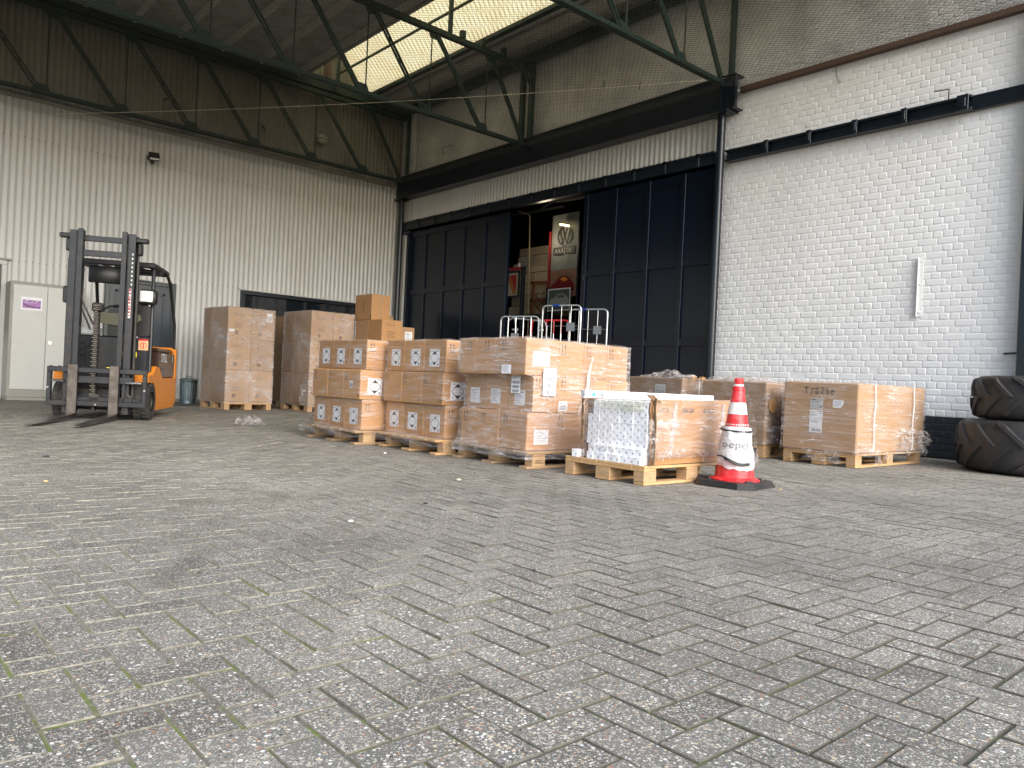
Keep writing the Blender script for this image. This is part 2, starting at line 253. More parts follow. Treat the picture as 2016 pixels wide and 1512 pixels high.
def paint_mat(name, base, rough, b1, var, spec=0.5):
    m = bpy.data.materials.new(name); m.use_nodes = True; t = m.node_tree; p = t.nodes['Principled BSDF']
    tc = nn(t, 'ShaderNodeTexCoord'); O = tc.outputs['Object']
    n = nn(t, 'ShaderNodeTexNoise', Scale=14.0, Detail=6.0, Roughness=0.6); t.links.new(O, n.inputs['Vector'])
    n2 = nn(t, 'ShaderNodeTexNoise', Scale=1.1, Detail=6.0, Roughness=0.65); t.links.new(O, n2.inputs['Vector'])
    r = nn(t, 'ShaderNodeValToRGB'); r.color_ramp.elements[0].position = 0.3; r.color_ramp.elements[1].position = 0.65
    r.color_ramp.elements[0].color = col4([c * (1 - var) for c in base]); r.color_ramp.elements[1].color = col4(base); t.links.new(n2.outputs[0], r.inputs[0])
    t.links.new(r.outputs[0], p.inputs['Base Color']); p.inputs['Roughness'].default_value = rough; p.inputs['Specular IOR Level'].default_value = spec
    b = nn(t, 'ShaderNodeBump', Strength=b1, Distance=0.006); t.links.new(n.outputs[0], b.inputs['Height']); t.links.new(b.outputs[0], p.inputs['Normal'])
    return m
brickw = paint_mat('white_painted_brick', (0.80, 0.805, 0.81), 0.5, 0.42, 0.09)
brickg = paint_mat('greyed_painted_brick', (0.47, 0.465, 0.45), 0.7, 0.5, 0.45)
brickd = paint_mat('dark_painted_brick', (0.022, 0.030, 0.040), 0.4, 0.5, 0.3)
def skylight_mat():
    m = bpy.data.materials.new('yellowed_skylight_sheet'); m.use_nodes = True; t = m.node_tree; t.nodes.clear()
    tc = nn(t, 'ShaderNodeTexCoord'); n = nn(t, 'ShaderNodeTexNoise', Scale=3.0, Detail=6.0); t.links.new(tc.outputs['Object'], n.inputs['Vector'])
    r = nn(t, 'ShaderNodeValToRGB'); r.color_ramp.elements[0].position = 0.3; r.color_ramp.elements[1].position = 0.6
    r.color_ramp.elements[0].color = (0.88, 0.68, 0.33, 1); r.color_ramp.elements[1].color = (0.97, 0.80, 0.44, 1); t.links.new(n.outputs[0], r.inputs[0])
    tl = nn(t, 'ShaderNodeBsdfTranslucent'); t.links.new(r.outputs[0], tl.inputs[0])
    df = nn(t, 'ShaderNodeBsdfDiffuse'); t.links.new(r.outputs[0], df.inputs[0])
    mx = nn(t, 'ShaderNodeMixShader'); mx.inputs[0].default_value = 0.10; t.links.new(tl.outputs[0], mx.inputs[1]); t.links.new(df.outputs[0], mx.inputs[2])
    o = nn(t, 'ShaderNodeOutputMaterial'); t.links.new(mx.outputs[0], o.inputs[0]); return m
skym = skylight_mat()

# ---------------------------------------------------------------- mesh helpers
class MB:
    def __init__(s): s.v = []; s.f = []; s.m = []
    def add(s, vs, fs, mi=0):
        o = len(s.v); s.v += [Vector(q) for q in vs]; s.f += [tuple(i + o for i in f) for f in fs]; s.m += [mi] * len(fs); return s
    def obox(s, c, ux, uy, uz, hx, hy, hz, ch=0.0, mi=0):
        c = Vector(c); ux, uy, uz = Vector(ux).normalized(), Vector(uy).normalized(), Vector(uz).normalized()
        P = lambda x, y, z: c + ux * x + uy * y + uz * z
        if ch <= 0:
            vs = [P(sx * hx, sy * hy, sz * hz) for sz in (-1, 1) for sy in (-1, 1) for sx in (-1, 1)]
            return s.add(vs, [(0, 2, 3, 1), (4, 5, 7, 6), (0, 1, 5, 4), (2, 6, 7, 3), (0, 4, 6, 2), (1, 3, 7, 5)], mi)
        ch = min(ch, hx * .9, hy * .9, hz * .9); vs = []; idx = {}
        for sx in (-1, 1):
            for sy in (-1, 1):
                for sz in (-1, 1):
                    idx[(sx, sy, sz, 0)] = len(vs); vs.append(P(sx * hx, sy * (hy - ch), sz * (hz - ch)))
                    idx[(sx, sy, sz, 1)] = len(vs); vs.append(P(sx * (hx - ch), sy * hy, sz * (hz - ch)))
                    idx[(sx, sy, sz, 2)] = len(vs); vs.append(P(sx * (hx - ch), sy * (hy - ch), sz * hz))
        fs = []
        I = lambda a, b, c_, k: idx[(a, b, c_, k)]
        for e in (-1, 1):
            fs.append((I(e, -1, -1, 0), I(e, 1, -1, 0), I(e, 1, 1, 0), I(e, -1, 1, 0))[::e])
            fs.append((I(-1, e, -1, 1), I(-1, e, 1, 1), I(1, e, 1, 1), I(1, e, -1, 1))[::e])
            fs.append((I(-1, -1, e, 2), I(1, -1, e, 2), I(1, 1, e, 2), I(-1, 1, e, 2))[::e])
        for a in (-1, 1):
            for b in (-1, 1):
                fs.append((I(a, b, -1, 0), I(a, b, -1, 1), I(a, b, 1, 1), I(a, b, 1, 0))[::a * b])
                fs.append((I(a, -1, b, 0), I(a, 1, b, 0), I(a, 1, b, 2), I(a, -1, b, 2))[::a * b])
                fs.append((I(-1, a, b, 1), I(-1, a, b, 2), I(1, a, b, 2), I(1, a, b, 1))[::a * b])
        for a in (-1, 1):
            for b in (-1, 1):
                for c_ in (-1, 1): fs.append((I(a, b, c_, 0), I(a, b, c_, 1), I(a, b, c_, 2))[::a * b * c_])
        return s.add(vs, fs, mi)
    def box(s, x0, x1, y0, y1, z0, z1, ch=0.0, mi=0):
        return s.obox(((x0 + x1) / 2, (y0 + y1) / 2, (z0 + z1) / 2), (1, 0, 0), (0, 1, 0), (0, 0, 1), abs(x1 - x0) / 2, abs(y1 - y0) / 2, abs(z1 - z0) / 2, ch, mi)
    def beam(s, p, q, w, h, ch=0.0, mi=0, up=(0, 0, 1)):
        p, q = Vector(p), Vector(q); d = q - p; L = d.length; d.normalize(); u = Vector(up)
        if abs(d.dot(u)) > 0.98: u = Vector((1, 0, 0))
        sd_ = d.cross(u).normalized(); u2 = sd_.cross(d)
        return s.obox((p + q) / 2, d, sd_, u2, L / 2, w / 2, h / 2, ch, mi)
    def cyl(s, p, q, r0, r1=None, n=16, caps=True, mi=0):
        r1 = r0 if r1 is None else r1; p, q = Vector(p), Vector(q); d = (q - p).normalized()
        u = d.cross(Vector((0, 0, 1)) if abs(d.z) < .9 else Vector((1, 0, 0))).normalized(); w = d.cross(u)
        vs = []; fs = []
        for k, (c, r) in enumerate(((p, r0), (q, r1))):
            for i in range(n):
                a = 2 * math.pi * i / n; vs.append(c + u * math.cos(a) * r + w * math.sin(a) * r)
        for i in range(n): j = (i + 1) % n; fs.append((i, j, n + j, n + i))
        if caps: fs.append(tuple(range(n - 1, -1, -1))); fs.append(tuple(range(n, 2 * n)))
        return s.add(vs, fs, mi)
    def tube(s, pts, r, n=8, mi=0, closed=False):
        pts = [Vector(p) for p in pts]; N = len(pts); vs = []; fs = []; u = None
        for i, p in enumerate(pts):
            a = pts[(i - 1) % N] if (i > 0 or closed) else pts[i]; b = pts[(i + 1) % N] if (i < N - 1 or closed) else pts[i]
            d = (b - a).normalized()
            if u is None: u = d.cross(Vector((0, 0, 1)) if abs(d.z) < .9 else Vector((1, 0, 0))).normalized()
            u = (u - d * u.dot(d)).normalized(); w = d.cross(u)
            for k in range(n): t = 2 * math.pi * k / n; vs.append(p + u * math.cos(t) * r + w * math.sin(t) * r)
        for i in range(N if closed else N - 1):
            for k in range(n):
                j = (k + 1) % n; a = i * n; b = ((i + 1) % N) * n; fs.append((a + k, a + j, b + j, b + k))
        if not closed: fs.append(tuple(range(n - 1, -1, -1))); fs.append(tuple((N - 1) * n + k for k in range(n)))
        return s.add(vs, fs, mi)
    def lathe(s, prof, n=32, c=(0, 0, 0), ax=None, mi=0, closed=False):
        c = Vector(c); M = ax if ax else Matrix.Identity(3); vs = []; fs = []; K = len(prof)
        for r, z in prof:
            for i in range(n): a = 2 * math.pi * i / n; vs.append(c + M @ Vector((r * math.cos(a), r * math.sin(a), z)))
        for k in range(K if closed else K - 1):
            k2 = (k + 1) % K
            for i in range(n): j = (i + 1) % n; fs.append((k * n + i, k * n + j, k2 * n + j, k2 * n + i))
        return s.add(vs, fs, mi)
    def prism(s, poly, o, u, v, n, d, mi=0):     # polygon in (u, v) about o, extruded d along n
        o, u, v, n = Vector(o), Vector(u), Vector(v), Vector(n); K = len(poly)
        vs = [o + u * a + v * b for a, b in poly] + [o + u * a + v * b + n * d for a, b in poly]
        return s.add(vs, [tuple(range(K)), tuple(range(2 * K - 1, K - 1, -1))] + [(i, i + K, (i + 1) % K + K, (i + 1) % K) for i in range(K)], mi)
    def build(s, name, mats, parent=None, smooth=True, world=True, ang=35):
        me = bpy.data.meshes.new(name); vs = s.v
        if parent is not None:
            if world:
                inv = parent.matrix_basis.inverted() if parent.parent is None else (parent.parent.matrix_basis @ parent.matrix_basis).inverted()
                vs = [inv @ q for q in vs]
            off = Vector((0, 0, 0))
        else:
            xs = [q.x for q in vs]; ys = [q.y for q in vs]; off = Vector(((min(xs) + max(xs)) / 2, (min(ys) + max(ys)) / 2, min(q.z for q in vs)))
            vs = [q - off for q in vs]
        me.from_pydata([tuple(q) for q in vs], [], s.f); me.validate(verbose=False)
        if not isinstance(mats, (list, tuple)): mats = [mats]
        for m_ in mats: me.materials.append(m_)
        if len(mats) > 1 and len(me.polygons) == len(s.m):
            me.polygons.foreach_set('material_index', s.m)
        if smooth:
            me.polygons.foreach_set('use_smooth', [True] * len(me.polygons))
            try: me.set_sharp_from_angle(angle=R(ang))
            except Exception: pass
        me.update()
        o = bpy.data.objects.new(name, me); sc.collection.objects.link(o)
        if parent is not None: o.parent = parent
        else: o.location = off
        return o
def tag(o, label=None, cat=None, group=None, kind=None):
    if label: o['label'] = label
    if cat: o['category'] = cat
    if group: o['group'] = group
    if kind: o['kind'] = kind
    return o
def thing(name, label, cat, loc=(0, 0, 0), rotz=0.0, group=None):
    o = bpy.data.objects.new(name, None); sc.collection.objects.link(o); o.empty_display_size = 0.2
    o.matrix_basis = Matrix.Translation(Vector(loc)) @ Matrix.Rotation(rotz, 4, 'Z')
    return tag(o, label, cat, group)
def struct(o): o['kind'] = 'structure'; return o
class Fr:      # a flat frame on a face: o origin (bottom left), r right, u up, n outward
    def __init__(s, o, r, u, n): s.o, s.r, s.u, s.n = Vector(o), Vector(r).normalized(), Vector(u).normalized(), Vector(n).normalized()
    def P(s, a, b, d=0.0): return s.o + s.r * a + s.u * b + s.n * d
    def rect(s, mb, a0, a1, b0, b1, d, mi=0): mb.add([s.P(a0, b0, d), s.P(a1, b0, d), s.P(a1, b1, d), s.P(a0, b1, d)], [(0, 1, 2, 3)], mi)
    def poly(s, mb, pts, d, mi=0): mb.add([s.P(a, b, d) for a, b in pts], [tuple(range(len(pts)))], mi)
    def line(s, mb, a, b, w, d, mi=0):
        a, b = Vector(a), Vector(b); t = (b - a).normalized(); n = Vector((-t.y, t.x)) * w / 2; a = a - t * w * .4; b = b + t * w * .4
        s.poly(mb, [a - n, b - n, b + n, a + n], d, mi)
    def sub(s, a, b, ang=0.0):
        r = s.r * math.cos(ang) + s.u * math.sin(ang); return Fr(s.P(a, b), r, -s.r * math.sin(ang) + s.u * math.cos(ang), s.n)
TXT = {}
def text_mb(mb, fr, txt, a, b, size, d, mi=0, bold=0.0, sx=1.0, mirror=False):
    key = (txt, round(bold, 4))
    if key not in TXT:
        c = bpy.data.curves.new('lettering', 'FONT'); c.body = txt; c.size = 1.0; c.offset = bold; c.resolution_u = 3
        o = bpy.data.objects.new('lettering', c); sc.collection.objects.link(o)
        dg = bpy.context.evaluated_depsgraph_get(); me = bpy.data.meshes.new_from_object(o.evaluated_get(dg))
        TXT[key] = ([tuple(q.co) for q in me.vertices], [tuple(p.vertices) for p in me.polygons])
        bpy.data.objects.remove(o); bpy.data.curves.remove(c); bpy.data.meshes.remove(me)
    vs, fs = TXT[key]; w = max(q[0] for q in vs)
    mb.add([fr.P(a + ((w - q[0]) if mirror else q[0]) * size * sx, b + q[1] * size, d) for q in vs], fs, mi)
    return w * size * sx
ORD = ['first', 'second', 'third', 'fourth', 'fifth', 'sixth', 'seventh', 'eighth', 'ninth', 'tenth']

# ================================================================ THE SETTING
XW, YW = 10.9, 17.0            # the brick wall's face (x) and the sheet wall's face (y)
def und(x, y): return .010 * noise.noise(Vector((x * .6, y * .6, 1))) if (-8 < x < 12 and -4 < y < 18) else 0.0
gx = [-90] + [-8 + .2 * i for i in range(101)] + [90]; gy = [-90] + [-4 + .2 * i for i in range(111)] + [90]; g = MB()
def gz(x, y):
    t = max(0, min(1, (x - .55 * y + .9 + 1.6 * noise.noise(Vector((x * .8, y * .8, 5)))) / 1.6)); return und(x, y) - .0022 - .0028 * t
g.add([(x, y, gz(x, y)) for y in gy for x in gx], [(j * len(gx) + i, j * len(gx) + i + 1, (j + 1) * len(gx) + i + 1, (j + 1) * len(gx) + i) for j in range(len(gy) - 1) for i in range(len(gx) - 1)])
struct(g.build('ground', jointm, smooth=False))
# herringbone paving, one mesh
pv = MB(); c_ = 0.105; gp = 0.0035
def in_view(x, y):
    f = x * fwd_h.x + y * fwd_h.y; r = x * right_h.x + y * right_h.y
    return f > 0.7 and abs(r) < 0.80 * f + 1.2
for i in range(int(-7 / c_), int(10.9 / c_)):
    for j in range(int(-3 / c_), int(17.0 / c_)):
        d = (i - j) % 4
        if d == 0: x0, x1, y0, y1 = i * c_, (i + 2) * c_, j * c_, (j + 1) * c_
        elif d == 3: x0, x1, y0, y1 = i * c_, (i + 1) * c_, j * c_, (j + 2) * c_
        else: continue
        cx, cy = (x0 + x1) / 2, (y0 + y1) / 2
        if not in_view(cx, cy) or x1 > 10.9 or y1 > 17.0: continue
        rg = random.gauss
        far = math.hypot(cx, cy) > 8
        gq = gp * random.uniform(.5, 1.5); jx, jy = rg(0, .0009), rg(0, .0009); z = rg(0, .0009) + und(cx, cy)
        tx, ty = rg(0, .005), rg(0, .005); ch = 0.0022
        def P(x, y, dz): return (x + jx, y + jy, z + dz + (x - cx) * tx + (y - cy) * ty)
        a0, a1, b0, b1 = x0 + gq, x1 - gq, y0 + gq, y1 - gq
        pv.add([P(a0, b0, -.012), P(a1, b0, -.012), P(a1, b1, -.012), P(a0, b1, -.012), P(a0, b0, -ch), P(a1, b0, -ch), P(a1, b1, -ch), P(a0, b1, -ch),
                P(a0 + ch, b0 + ch, 0), P(a1 - ch, b0 + ch, 0), P(a1 - ch, b1 - ch, 0), P(a0 + ch, b1 - ch, 0)],
               [(0, 1, 5, 4), (1, 2, 6, 5), (2, 3, 7, 6), (3, 0, 4, 7), (4, 5, 9, 8), (5, 6, 10, 9), (6, 7, 11, 10), (7, 4, 8, 11), (8, 9, 10, 11)])
        pv.m[-9:] = [1] * 8 + [0]
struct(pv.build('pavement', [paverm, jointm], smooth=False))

def corr(mb, x0, x1, y, z0, z1, pitch=0.1125, amp=0.010, seg=8, mi=0):     # vertical corrugations along X, facing -Y
    n = max(2, int((x1 - x0) / pitch * seg)); vs = []
    for i in range(n + 1):
        x = x0 + (x1 - x0) * i / n; u = (x / pitch) % 1.0
        w = math.cos(2 * math.pi * u); w = max(-0.75, min(0.75, w * 1.25)); yy = y - amp * w
        vs += [(x, yy, z0), (x, yy, z1)]
    mb.add(vs, [(2 * i, 2 * i + 2, 2 * i + 3, 2 * i + 1) for i in range(n)], mi)
wl = thing('sheet_wall', 'pale beige corrugated sheet wall closing the left side of the yard', 'wall', (4, YW, 0))
m_ = MB()
for x0, x1, z0, z1 in ((-8, 1.0, 0.0, 5.66), (1.0, 2.31, 2.56, 5.66), (2.31, 3.97, .0, 5.66), (3.97, 5.33, 2.49, 5.66), (5.33, 6.72, 0, 5.66), (6.72, 9.62, 2.53, 5.66), (9.62, 10.86, 0, 5.66)):
    corr(m_, x0, x1, YW, z0, z1)
m_.build('sheeting', sheetp, wl, ang=60)
m_ = MB()
k = 0; x = -1.0
while x < 10.7:
    for z in (4.90, 2.58):
        if z < 3 and (3.95 < x < 5.35 or 6.7 < x < 9.65): continue
        m_.cyl((x, YW - .026, z), (x, YW - .008, z), .0085, n=6)
    x += 0.1125
m_.build('screw_heads', grime, wl)['kind'] = 'stuff'
m_ = MB(); m_.box(-8, 10.86, YW - .02, YW + .03, .0, .06); m_.box(-8, 10.86, YW - .035, YW - .015, 5.60, 5.67); m_.build('base_flashing', cabs, wl)
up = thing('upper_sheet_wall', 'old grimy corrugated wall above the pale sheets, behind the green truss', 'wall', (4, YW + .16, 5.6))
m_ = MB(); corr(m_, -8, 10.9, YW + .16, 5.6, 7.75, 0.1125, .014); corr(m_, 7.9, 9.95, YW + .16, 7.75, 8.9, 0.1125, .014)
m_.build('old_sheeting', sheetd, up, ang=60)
m_ = MB(); m_.box(8.60, 8.68, YW - .02, YW + .13, 7.75, 8.75)
m_.build('gable_post', brownb, up)

# --- openings in the sheet wall
dn = thing('service_door', 'dark blue grey panelled door standing behind the forklift', 'door', (4.65, YW, 0))
m_ = MB(); m_.box(3.97, 4.06, YW - .06, YW + .05, 0, 2.49, .008); m_.box(5.24, 5.33, YW - .06, YW + .05, 0, 2.49, .008); m_.box(4.06, 5.24, YW - .06, YW + .05, 2.40, 2.49, .008)
dnm = mat('slate_door_paint', (0.028, 0.040, 0.052), 0.3, var=0.1)
m_.build('door_frame', dnm, dn)
m_ = MB(); m_.box(4.06, 5.24, YW - .03, YW + .02, .02, 2.40)
for x0, x1, z0, z1 in ((4.16, 4.60, .25, 2.25), (4.68, 5.12, .25, 2.25)):
    for a, b, c, d in ((x0, x1, z1 - .05, z1), (x0, x1, z0, z0 + .05), (x0, x0 + .05, z0, z1), (x1 - .05, x1, z0, z1)): m_.box(a, b, YW - .045, YW - .028, c, d, .006)
m_.build('door_leaf', dnm, dn)
m_ = MB(); m_.tube([(4.72, YW - .05, 1.05), (4.72, YW - .10, 1.05), (4.84, YW - .10, 1.05)], .011); m_.build('handle', chrome, dn)
sgn = thing('door_notice', 'small pale notice with red lettering fixed on the dark service door', 'notice', (4.6, YW - .05, 1.7))
fr = Fr((4.50, YW - .052, 1.72), (1, 0, 0), (0, 0, 1), (0, -1, 0))
m_ = MB(); fr.rect(m_, 0, .34, .17, .30, 0, 0); fr.rect(m_, .05, .30, 0, .15, 0, 0); text_mb(m_, fr, '38"', .12, .20, .11, .002, 1, .02); text_mb(m_, fr, 'CN', .10, .035, .11, .002, 2, .02)
for a, b, c, d in ((.06, .29, .135, .142), (.06, .29, .008, .015), (.06, .067, .008, .142), (.283, .29, .008, .142)): fr.rect(m_, a, b, c, d, .002, 2)
m_.build('notice_sheet', [paper, inkg, redp], sgn, smooth=False)
wn = thing('strip_window', 'wide black framed window unit half hidden behind the tall wrapped cartons', 'window', (8.17, YW, 0))
m_ = MB(); m_.box(6.72, 9.62, YW - .07, YW + .06, 2.44, 2.53, .008); m_.box(6.72, 6.82, YW - .07, YW + .06, 0, 2.44, .008); m_.box(9.52, 9.62, YW - .07, YW + .06, 0, 2.44, .008)
m_.box(8.78, 8.92, YW - .07, YW + .06, 0, 2.44, .006); m_.box(6.82, 8.78, YW - .04, YW + .02, 1.15, 1.22); m_.box(8.92, 9.52, YW - .04, YW + .02, 1.15, 1.22)
for x in (7.05, 7.38, 7.80, 8.30, 9.10, 9.36): m_.box(x - .014, x + .014, YW - .03, YW + .02, 1.22, 2.44)
m_.build('window_frame', navyl, wn)
m_ = MB(); m_.box(6.82, 9.52, YW + .02, YW + .03, 0, 2.44); m_.build('pane', glass, wn)
m_ = MB(); m_.box(6.66, 9.68, YW - .05, YW - .012, 2.535, 2.565, .004); m_.build('drip_flashing', cabm, wn)
w2 = thing('side_window', 'dark window with a pale sill at the left edge of the sheet wall', 'window', (1.65, YW, 0))
m_ = MB(); m_.box(1.0, 2.31, YW - .05, YW + .05, 2.48, 2.56, .006); m_.box(2.23, 2.31, YW - .05, YW + .05, 0, 2.48, .006); m_.box(1.0, 2.23, YW - .08, YW + .03, 1.13, 1.19, .006)
m_.build('window_frame', cabm, w2)
m_ = MB(); m_.box(1.0, 2.23, YW, YW + .02, 1.19, 2.48); m_.build('pane', glass, w2)
m_ = MB(); m_.box(1.0, 2.23, YW - .01, YW + .02, 0.02, 1.13); m_.build('sill_panel', cabm, w2)
m_ = MB(); m_.box(.95, 2.37, YW - .09, YW - .05, 2.565, 2.60, .004); m_.build('drip_flashing', cabs, w2)

# --- brick wall
K = lambda i: max(0, -i) * .9
def bricks(mb, y0, y1, z0, z1, x=XW, L=.252, H=.0905, mi=0, off=0, skip=None):
    rows = int(round((z1 - z0) / H)); H = (z1 - z0) / rows
    for r in range(rows):
        head = (r + off) % 2 == 0; w = L / 2 if head else L
        s = (L / 4 if head else (0 if ((r + off) // 2) % 2 else L / 2)); y = y0 - s
        zc0, zc1 = z0 + r * H, z0 + (r + 1) * H
        while y < y1 - .01:
            a, b = max(y, y0), min(y + w, y1); y += w
            if b - a < .03: continue
            if skip and skip((a + b) / 2, (zc0 + zc1) / 2): continue
            g_ = .0062; ins = random.gauss(0, .0006); ja = lambda: random.gauss(0, .0017)
            A0, A1, B0, B1 = a + g_ + ja(), b - g_ + ja(), zc0 + g_ + ja(), zc1 - g_ + ja()
            c = random.uniform(.006, .014); xf = x - .001 - ins; xb = x + .0029; e = .0045
            if random.random() < .06: xf += .003; c = .022
            ring = lambda i, xx, cc: [(xx, A0 - i, B0 + cc + K(i)), (xx, A0 + cc + K(i), B0 - i), (xx, A1 - cc - K(i), B0 - i), (xx, A1 + i, B0 + cc + K(i)), (xx, A1 + i, B1 - cc - K(i)), (xx, A1 - cc - K(i), B1 + i), (xx, A0 + cc + K(i), B1 + i), (xx, A0 - i, B1 - cc - K(i))]
            v0 = ring(.003, xb, c * .8); v1 = [(px + random.gauss(0, .0007), py + random.gauss(0, .001), pz + random.gauss(0, .001)) for px, py, pz in ring(-.001, xf + .002, c)]
            x2 = xf + random.gauss(0, .0003); v2 = ring(-e, x2, c); v3 = ring(-.013, x2 - .0002, c)
            fs = [(i, (i + 1) % 8, 8 + (i + 1) % 8, 8 + i) for i in range(8)] + [(8 + i, 8 + (i + 1) % 8, 16 + (i + 1) % 8, 16 + i) for i in range(8)] + [(16 + i, 16 + (i + 1) % 8, 24 + (i + 1) % 8, 24 + i) for i in range(8)] + [tuple(range(24, 32))]
            mb.add(v0 + v1 + v2 + v3, [f[::-1] for f in fs], mi)
bw = thing('brick_wall', 'white painted brick wall with a black base, right of the sliding doors', 'wall', (XW, 4, 0))
niche = lambda y, z: 3.80 < y < 4.24 and 4.80 < z < 5.29 and (y < 3.83 or y > 4.21 or z > 5.25)
m_ = MB(); bricks(m_, .6, 7.40, .545, 4.46); bricks(m_, .6, 7.40, 4.70, 5.62, off=1, skip=niche); m_.build('white_bricks', brickw, bw, ang=80)
m_ = MB(); bricks(m_, .6, 7.40, .0, .545, L=.252, off=1); m_.build('black_base_bricks', brickd, bw, ang=80)
m_ = MB(); m_.box(XW + .0027, XW + .3, .6, 7.41, .548, 5.7); m_.build('mortar', brickw, bw)
m_ = MB(); m_.box(XW + .0028, XW + .28, .6, 7.41, -.02, .545); m_.build('black_mortar', brickd, bw)
ub = thing('upper_brick_wall', 'dingy painted brick wall up under the roof, above the black girder', 'wall', (XW, 10, 5.6))
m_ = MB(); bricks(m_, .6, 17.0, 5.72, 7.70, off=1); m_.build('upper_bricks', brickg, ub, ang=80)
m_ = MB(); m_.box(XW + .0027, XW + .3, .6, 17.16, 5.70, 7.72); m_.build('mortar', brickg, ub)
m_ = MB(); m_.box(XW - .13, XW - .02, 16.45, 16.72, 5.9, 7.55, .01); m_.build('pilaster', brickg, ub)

# --- door wall: corrugated band, header rail, girder, poles
bd = thing('corrugated_band', 'narrow cream corrugated band between the black girder and the sliding doors', 'wall', (XW, 12, 4.7))
m_ = MB(); n = int(9.4 / .1125 * 8); vs_ = []
for i in range(n + 1):
    y = 7.42 + 9.45 * i / n; u = (y / .1125) % 1; w = max(-.8, min(.8, math.cos(2 * math.pi * u) * 1.2)); vs_ += [(XW - .02 - .014 * w, y, 4.70), (XW - .02 - .014 * w, y, 5.42)]
m_.add(vs_, [(2 * i, 2 * i + 1, 2 * i + 3, 2 * i + 2) for i in range(n)]); m_.build('cream_sheeting', sheetp, bd, ang=60)
m_ = MB(); m_.box(XW + .01, XW + .2, 7.42, 17.1, 4.70, 5.75); m_.build('backing', brownb, bd)
m_ = MB(); m_.box(XW - .06, XW - .03, 16.58, 16.98, 4.75, 5.35); m_.box(XW - .09, XW - .03, 16.72, 16.92, 0, 4.40); m_.build('corner_board', cabm, bd)
gd = thing('girder', 'long black steel girder carrying the wall above the sliding doors', 'girder', (10.7, 12, 5.28))
m_ = MB(); m_.box(10.60, 10.86, 7.02, 17.0, 5.30, 5.322, .003); m_.box(10.60, 10.86, 7.02, 17.0, 5.835, 5.857, .003); m_.box(10.66, 10.68, 7.02, 17.0, 5.322, 5.835)
m_.build('girder_beam', navyl, gd)
m_ = MB(); m_.box(10.612, 10.66, 7.02, 7.04, 5.322, 5.835); m_.box(10.612, 10.86, 7.28, 7.30, 5.322, 5.835); m_.box(10.55, 10.86, 7.10, 7.50, 5.27, 5.298, .003); m_.build('end_plate', navyl, gd)
for nm, lab, px, py in (('pole', 'dark round steel pole between the right sliding door and the white wall', 10.74, 7.33), ('pole', 'dark round steel pole in the corner beside the sheet wall', 10.70, 16.78)):
    t = thing(nm, lab, 'pole', (px, py, 0), 0, 'round steel poles under the girder')
    m_ = MB(); m_.cyl((px, py, 0), (px, py, 5.27), .068, n=28); m_.build('shaft', navyl, t)
    m_ = MB(); m_.box(px - .13, px + .11, py - .17, py + .17, 5.262, 5.292, .004); m_.build('head_plate', navyl, t)
    m_ = MB(); m_.box(px - .11, px + .11, py - .11, py + .11, 0, .02, .004); m_.build('foot_plate', navyl, t)
hr = thing('door_header_rail', 'black sliding door rail running along the top of both door leaves', 'rail', (10.8, 12, 4.4))
m_ = MB(); m_.box(10.74, 10.86, 7.42, 16.9, 4.50, 4.70, .004); m_.box(10.70, 10.74, 7.42, 16.9, 4.66, 4.70, .002); m_.build('track', navyl, hr)
for k in range(14):
    y = 7.75 + .69 * k; m_ = MB(); m_.box(10.70, 10.742, y - .035, y + .035, 4.49, 4.71, .003); m_.box(10.69, 10.702, y - .015, y + .015, 4.56, 4.62); m_.build('track_bracket', navyl, hr)
br = thing('wall_rail', 'black steel rail with square brackets bolted across the white brick wall', 'rail', (10.8, 5, 4.46))
m_ = MB(); m_.box(10.82, 10.895, 1.0, 7.26, 4.50, 4.69, .004); m_.box(10.76, 10.82, 3.62, 7.26, 4.655, 4.69, .002); m_.box(10.76, 10.82, 3.62, 7.26, 4.50, 4.53, .002); m_.build('rail_channel', navyl, br)
for y in (6.51, 5.81, 5.12, 4.445, 3.72):
    m_ = MB(); w = .04 if y > 4 else .07
    m_.box(10.735, 10.758, y - w, y + w, 4.495, 4.70, .003); m_.box(10.722, 10.736, y - w * .55, y + w * .55, 4.54, 4.66, .003); m_.box(10.716, 10.723, y - .012, y + .012, 4.585, 4.615); m_.build('bracket', navyl, br)
m_ = MB(); m_.tube([(10.8, 3.91, 4.68), (10.8, 3.91, 4.835), (10.8, 4.09, 4.85)], .009); tag(m_.build('hook', grime), 'thin bent black rod sticking up from the wall rail', 'hook')
bt = MB(); bt.box(10.80, 10.89, 1.0, 7.06, 5.605, 5.69, .006); tag(bt.build('timber_batten', brownb), 'dark brown timber batten along the top of the white bricks', 'batten')
wa = thing('wall_angle', 'short white painted steel angle bolted upright on the brick wall', 'bracket', (XW, 4.19, 1.87))
m_ = MB(); m_.box(XW - .016, XW - .008, 4.155, 4.215, 1.87, 2.67, .002); m_.box(XW - .055, XW - .016, 4.207, 4.215, 1.87, 2.67, .002); m_.build('angle_bar', whitep, wa)
for z in (1.93, 2.31, 2.62): m_ = MB(); m_.cyl((XW - .03, 4.185, z), (XW - .014, 4.185, z), .014, n=8); m_.build('bolt', whitep, wa)
m_ = MB(); m_.box(10.74, 10.88, 2.72, 2.99, 0, 5.6, .008); ec = m_.build('steel_column', navyl); tag(ec, 'dark steel column at the right edge of the white brick wall', 'column')
m_ = MB(); m_.tube([(10.86, 3.13, 1.37), (10.78, 3.13, 1.37), (10.78, 3.0, 1.375)], .012, 10); tag(m_.build('door_catch', dark), 'small black catch on the white wall beside the dark column', 'catch')
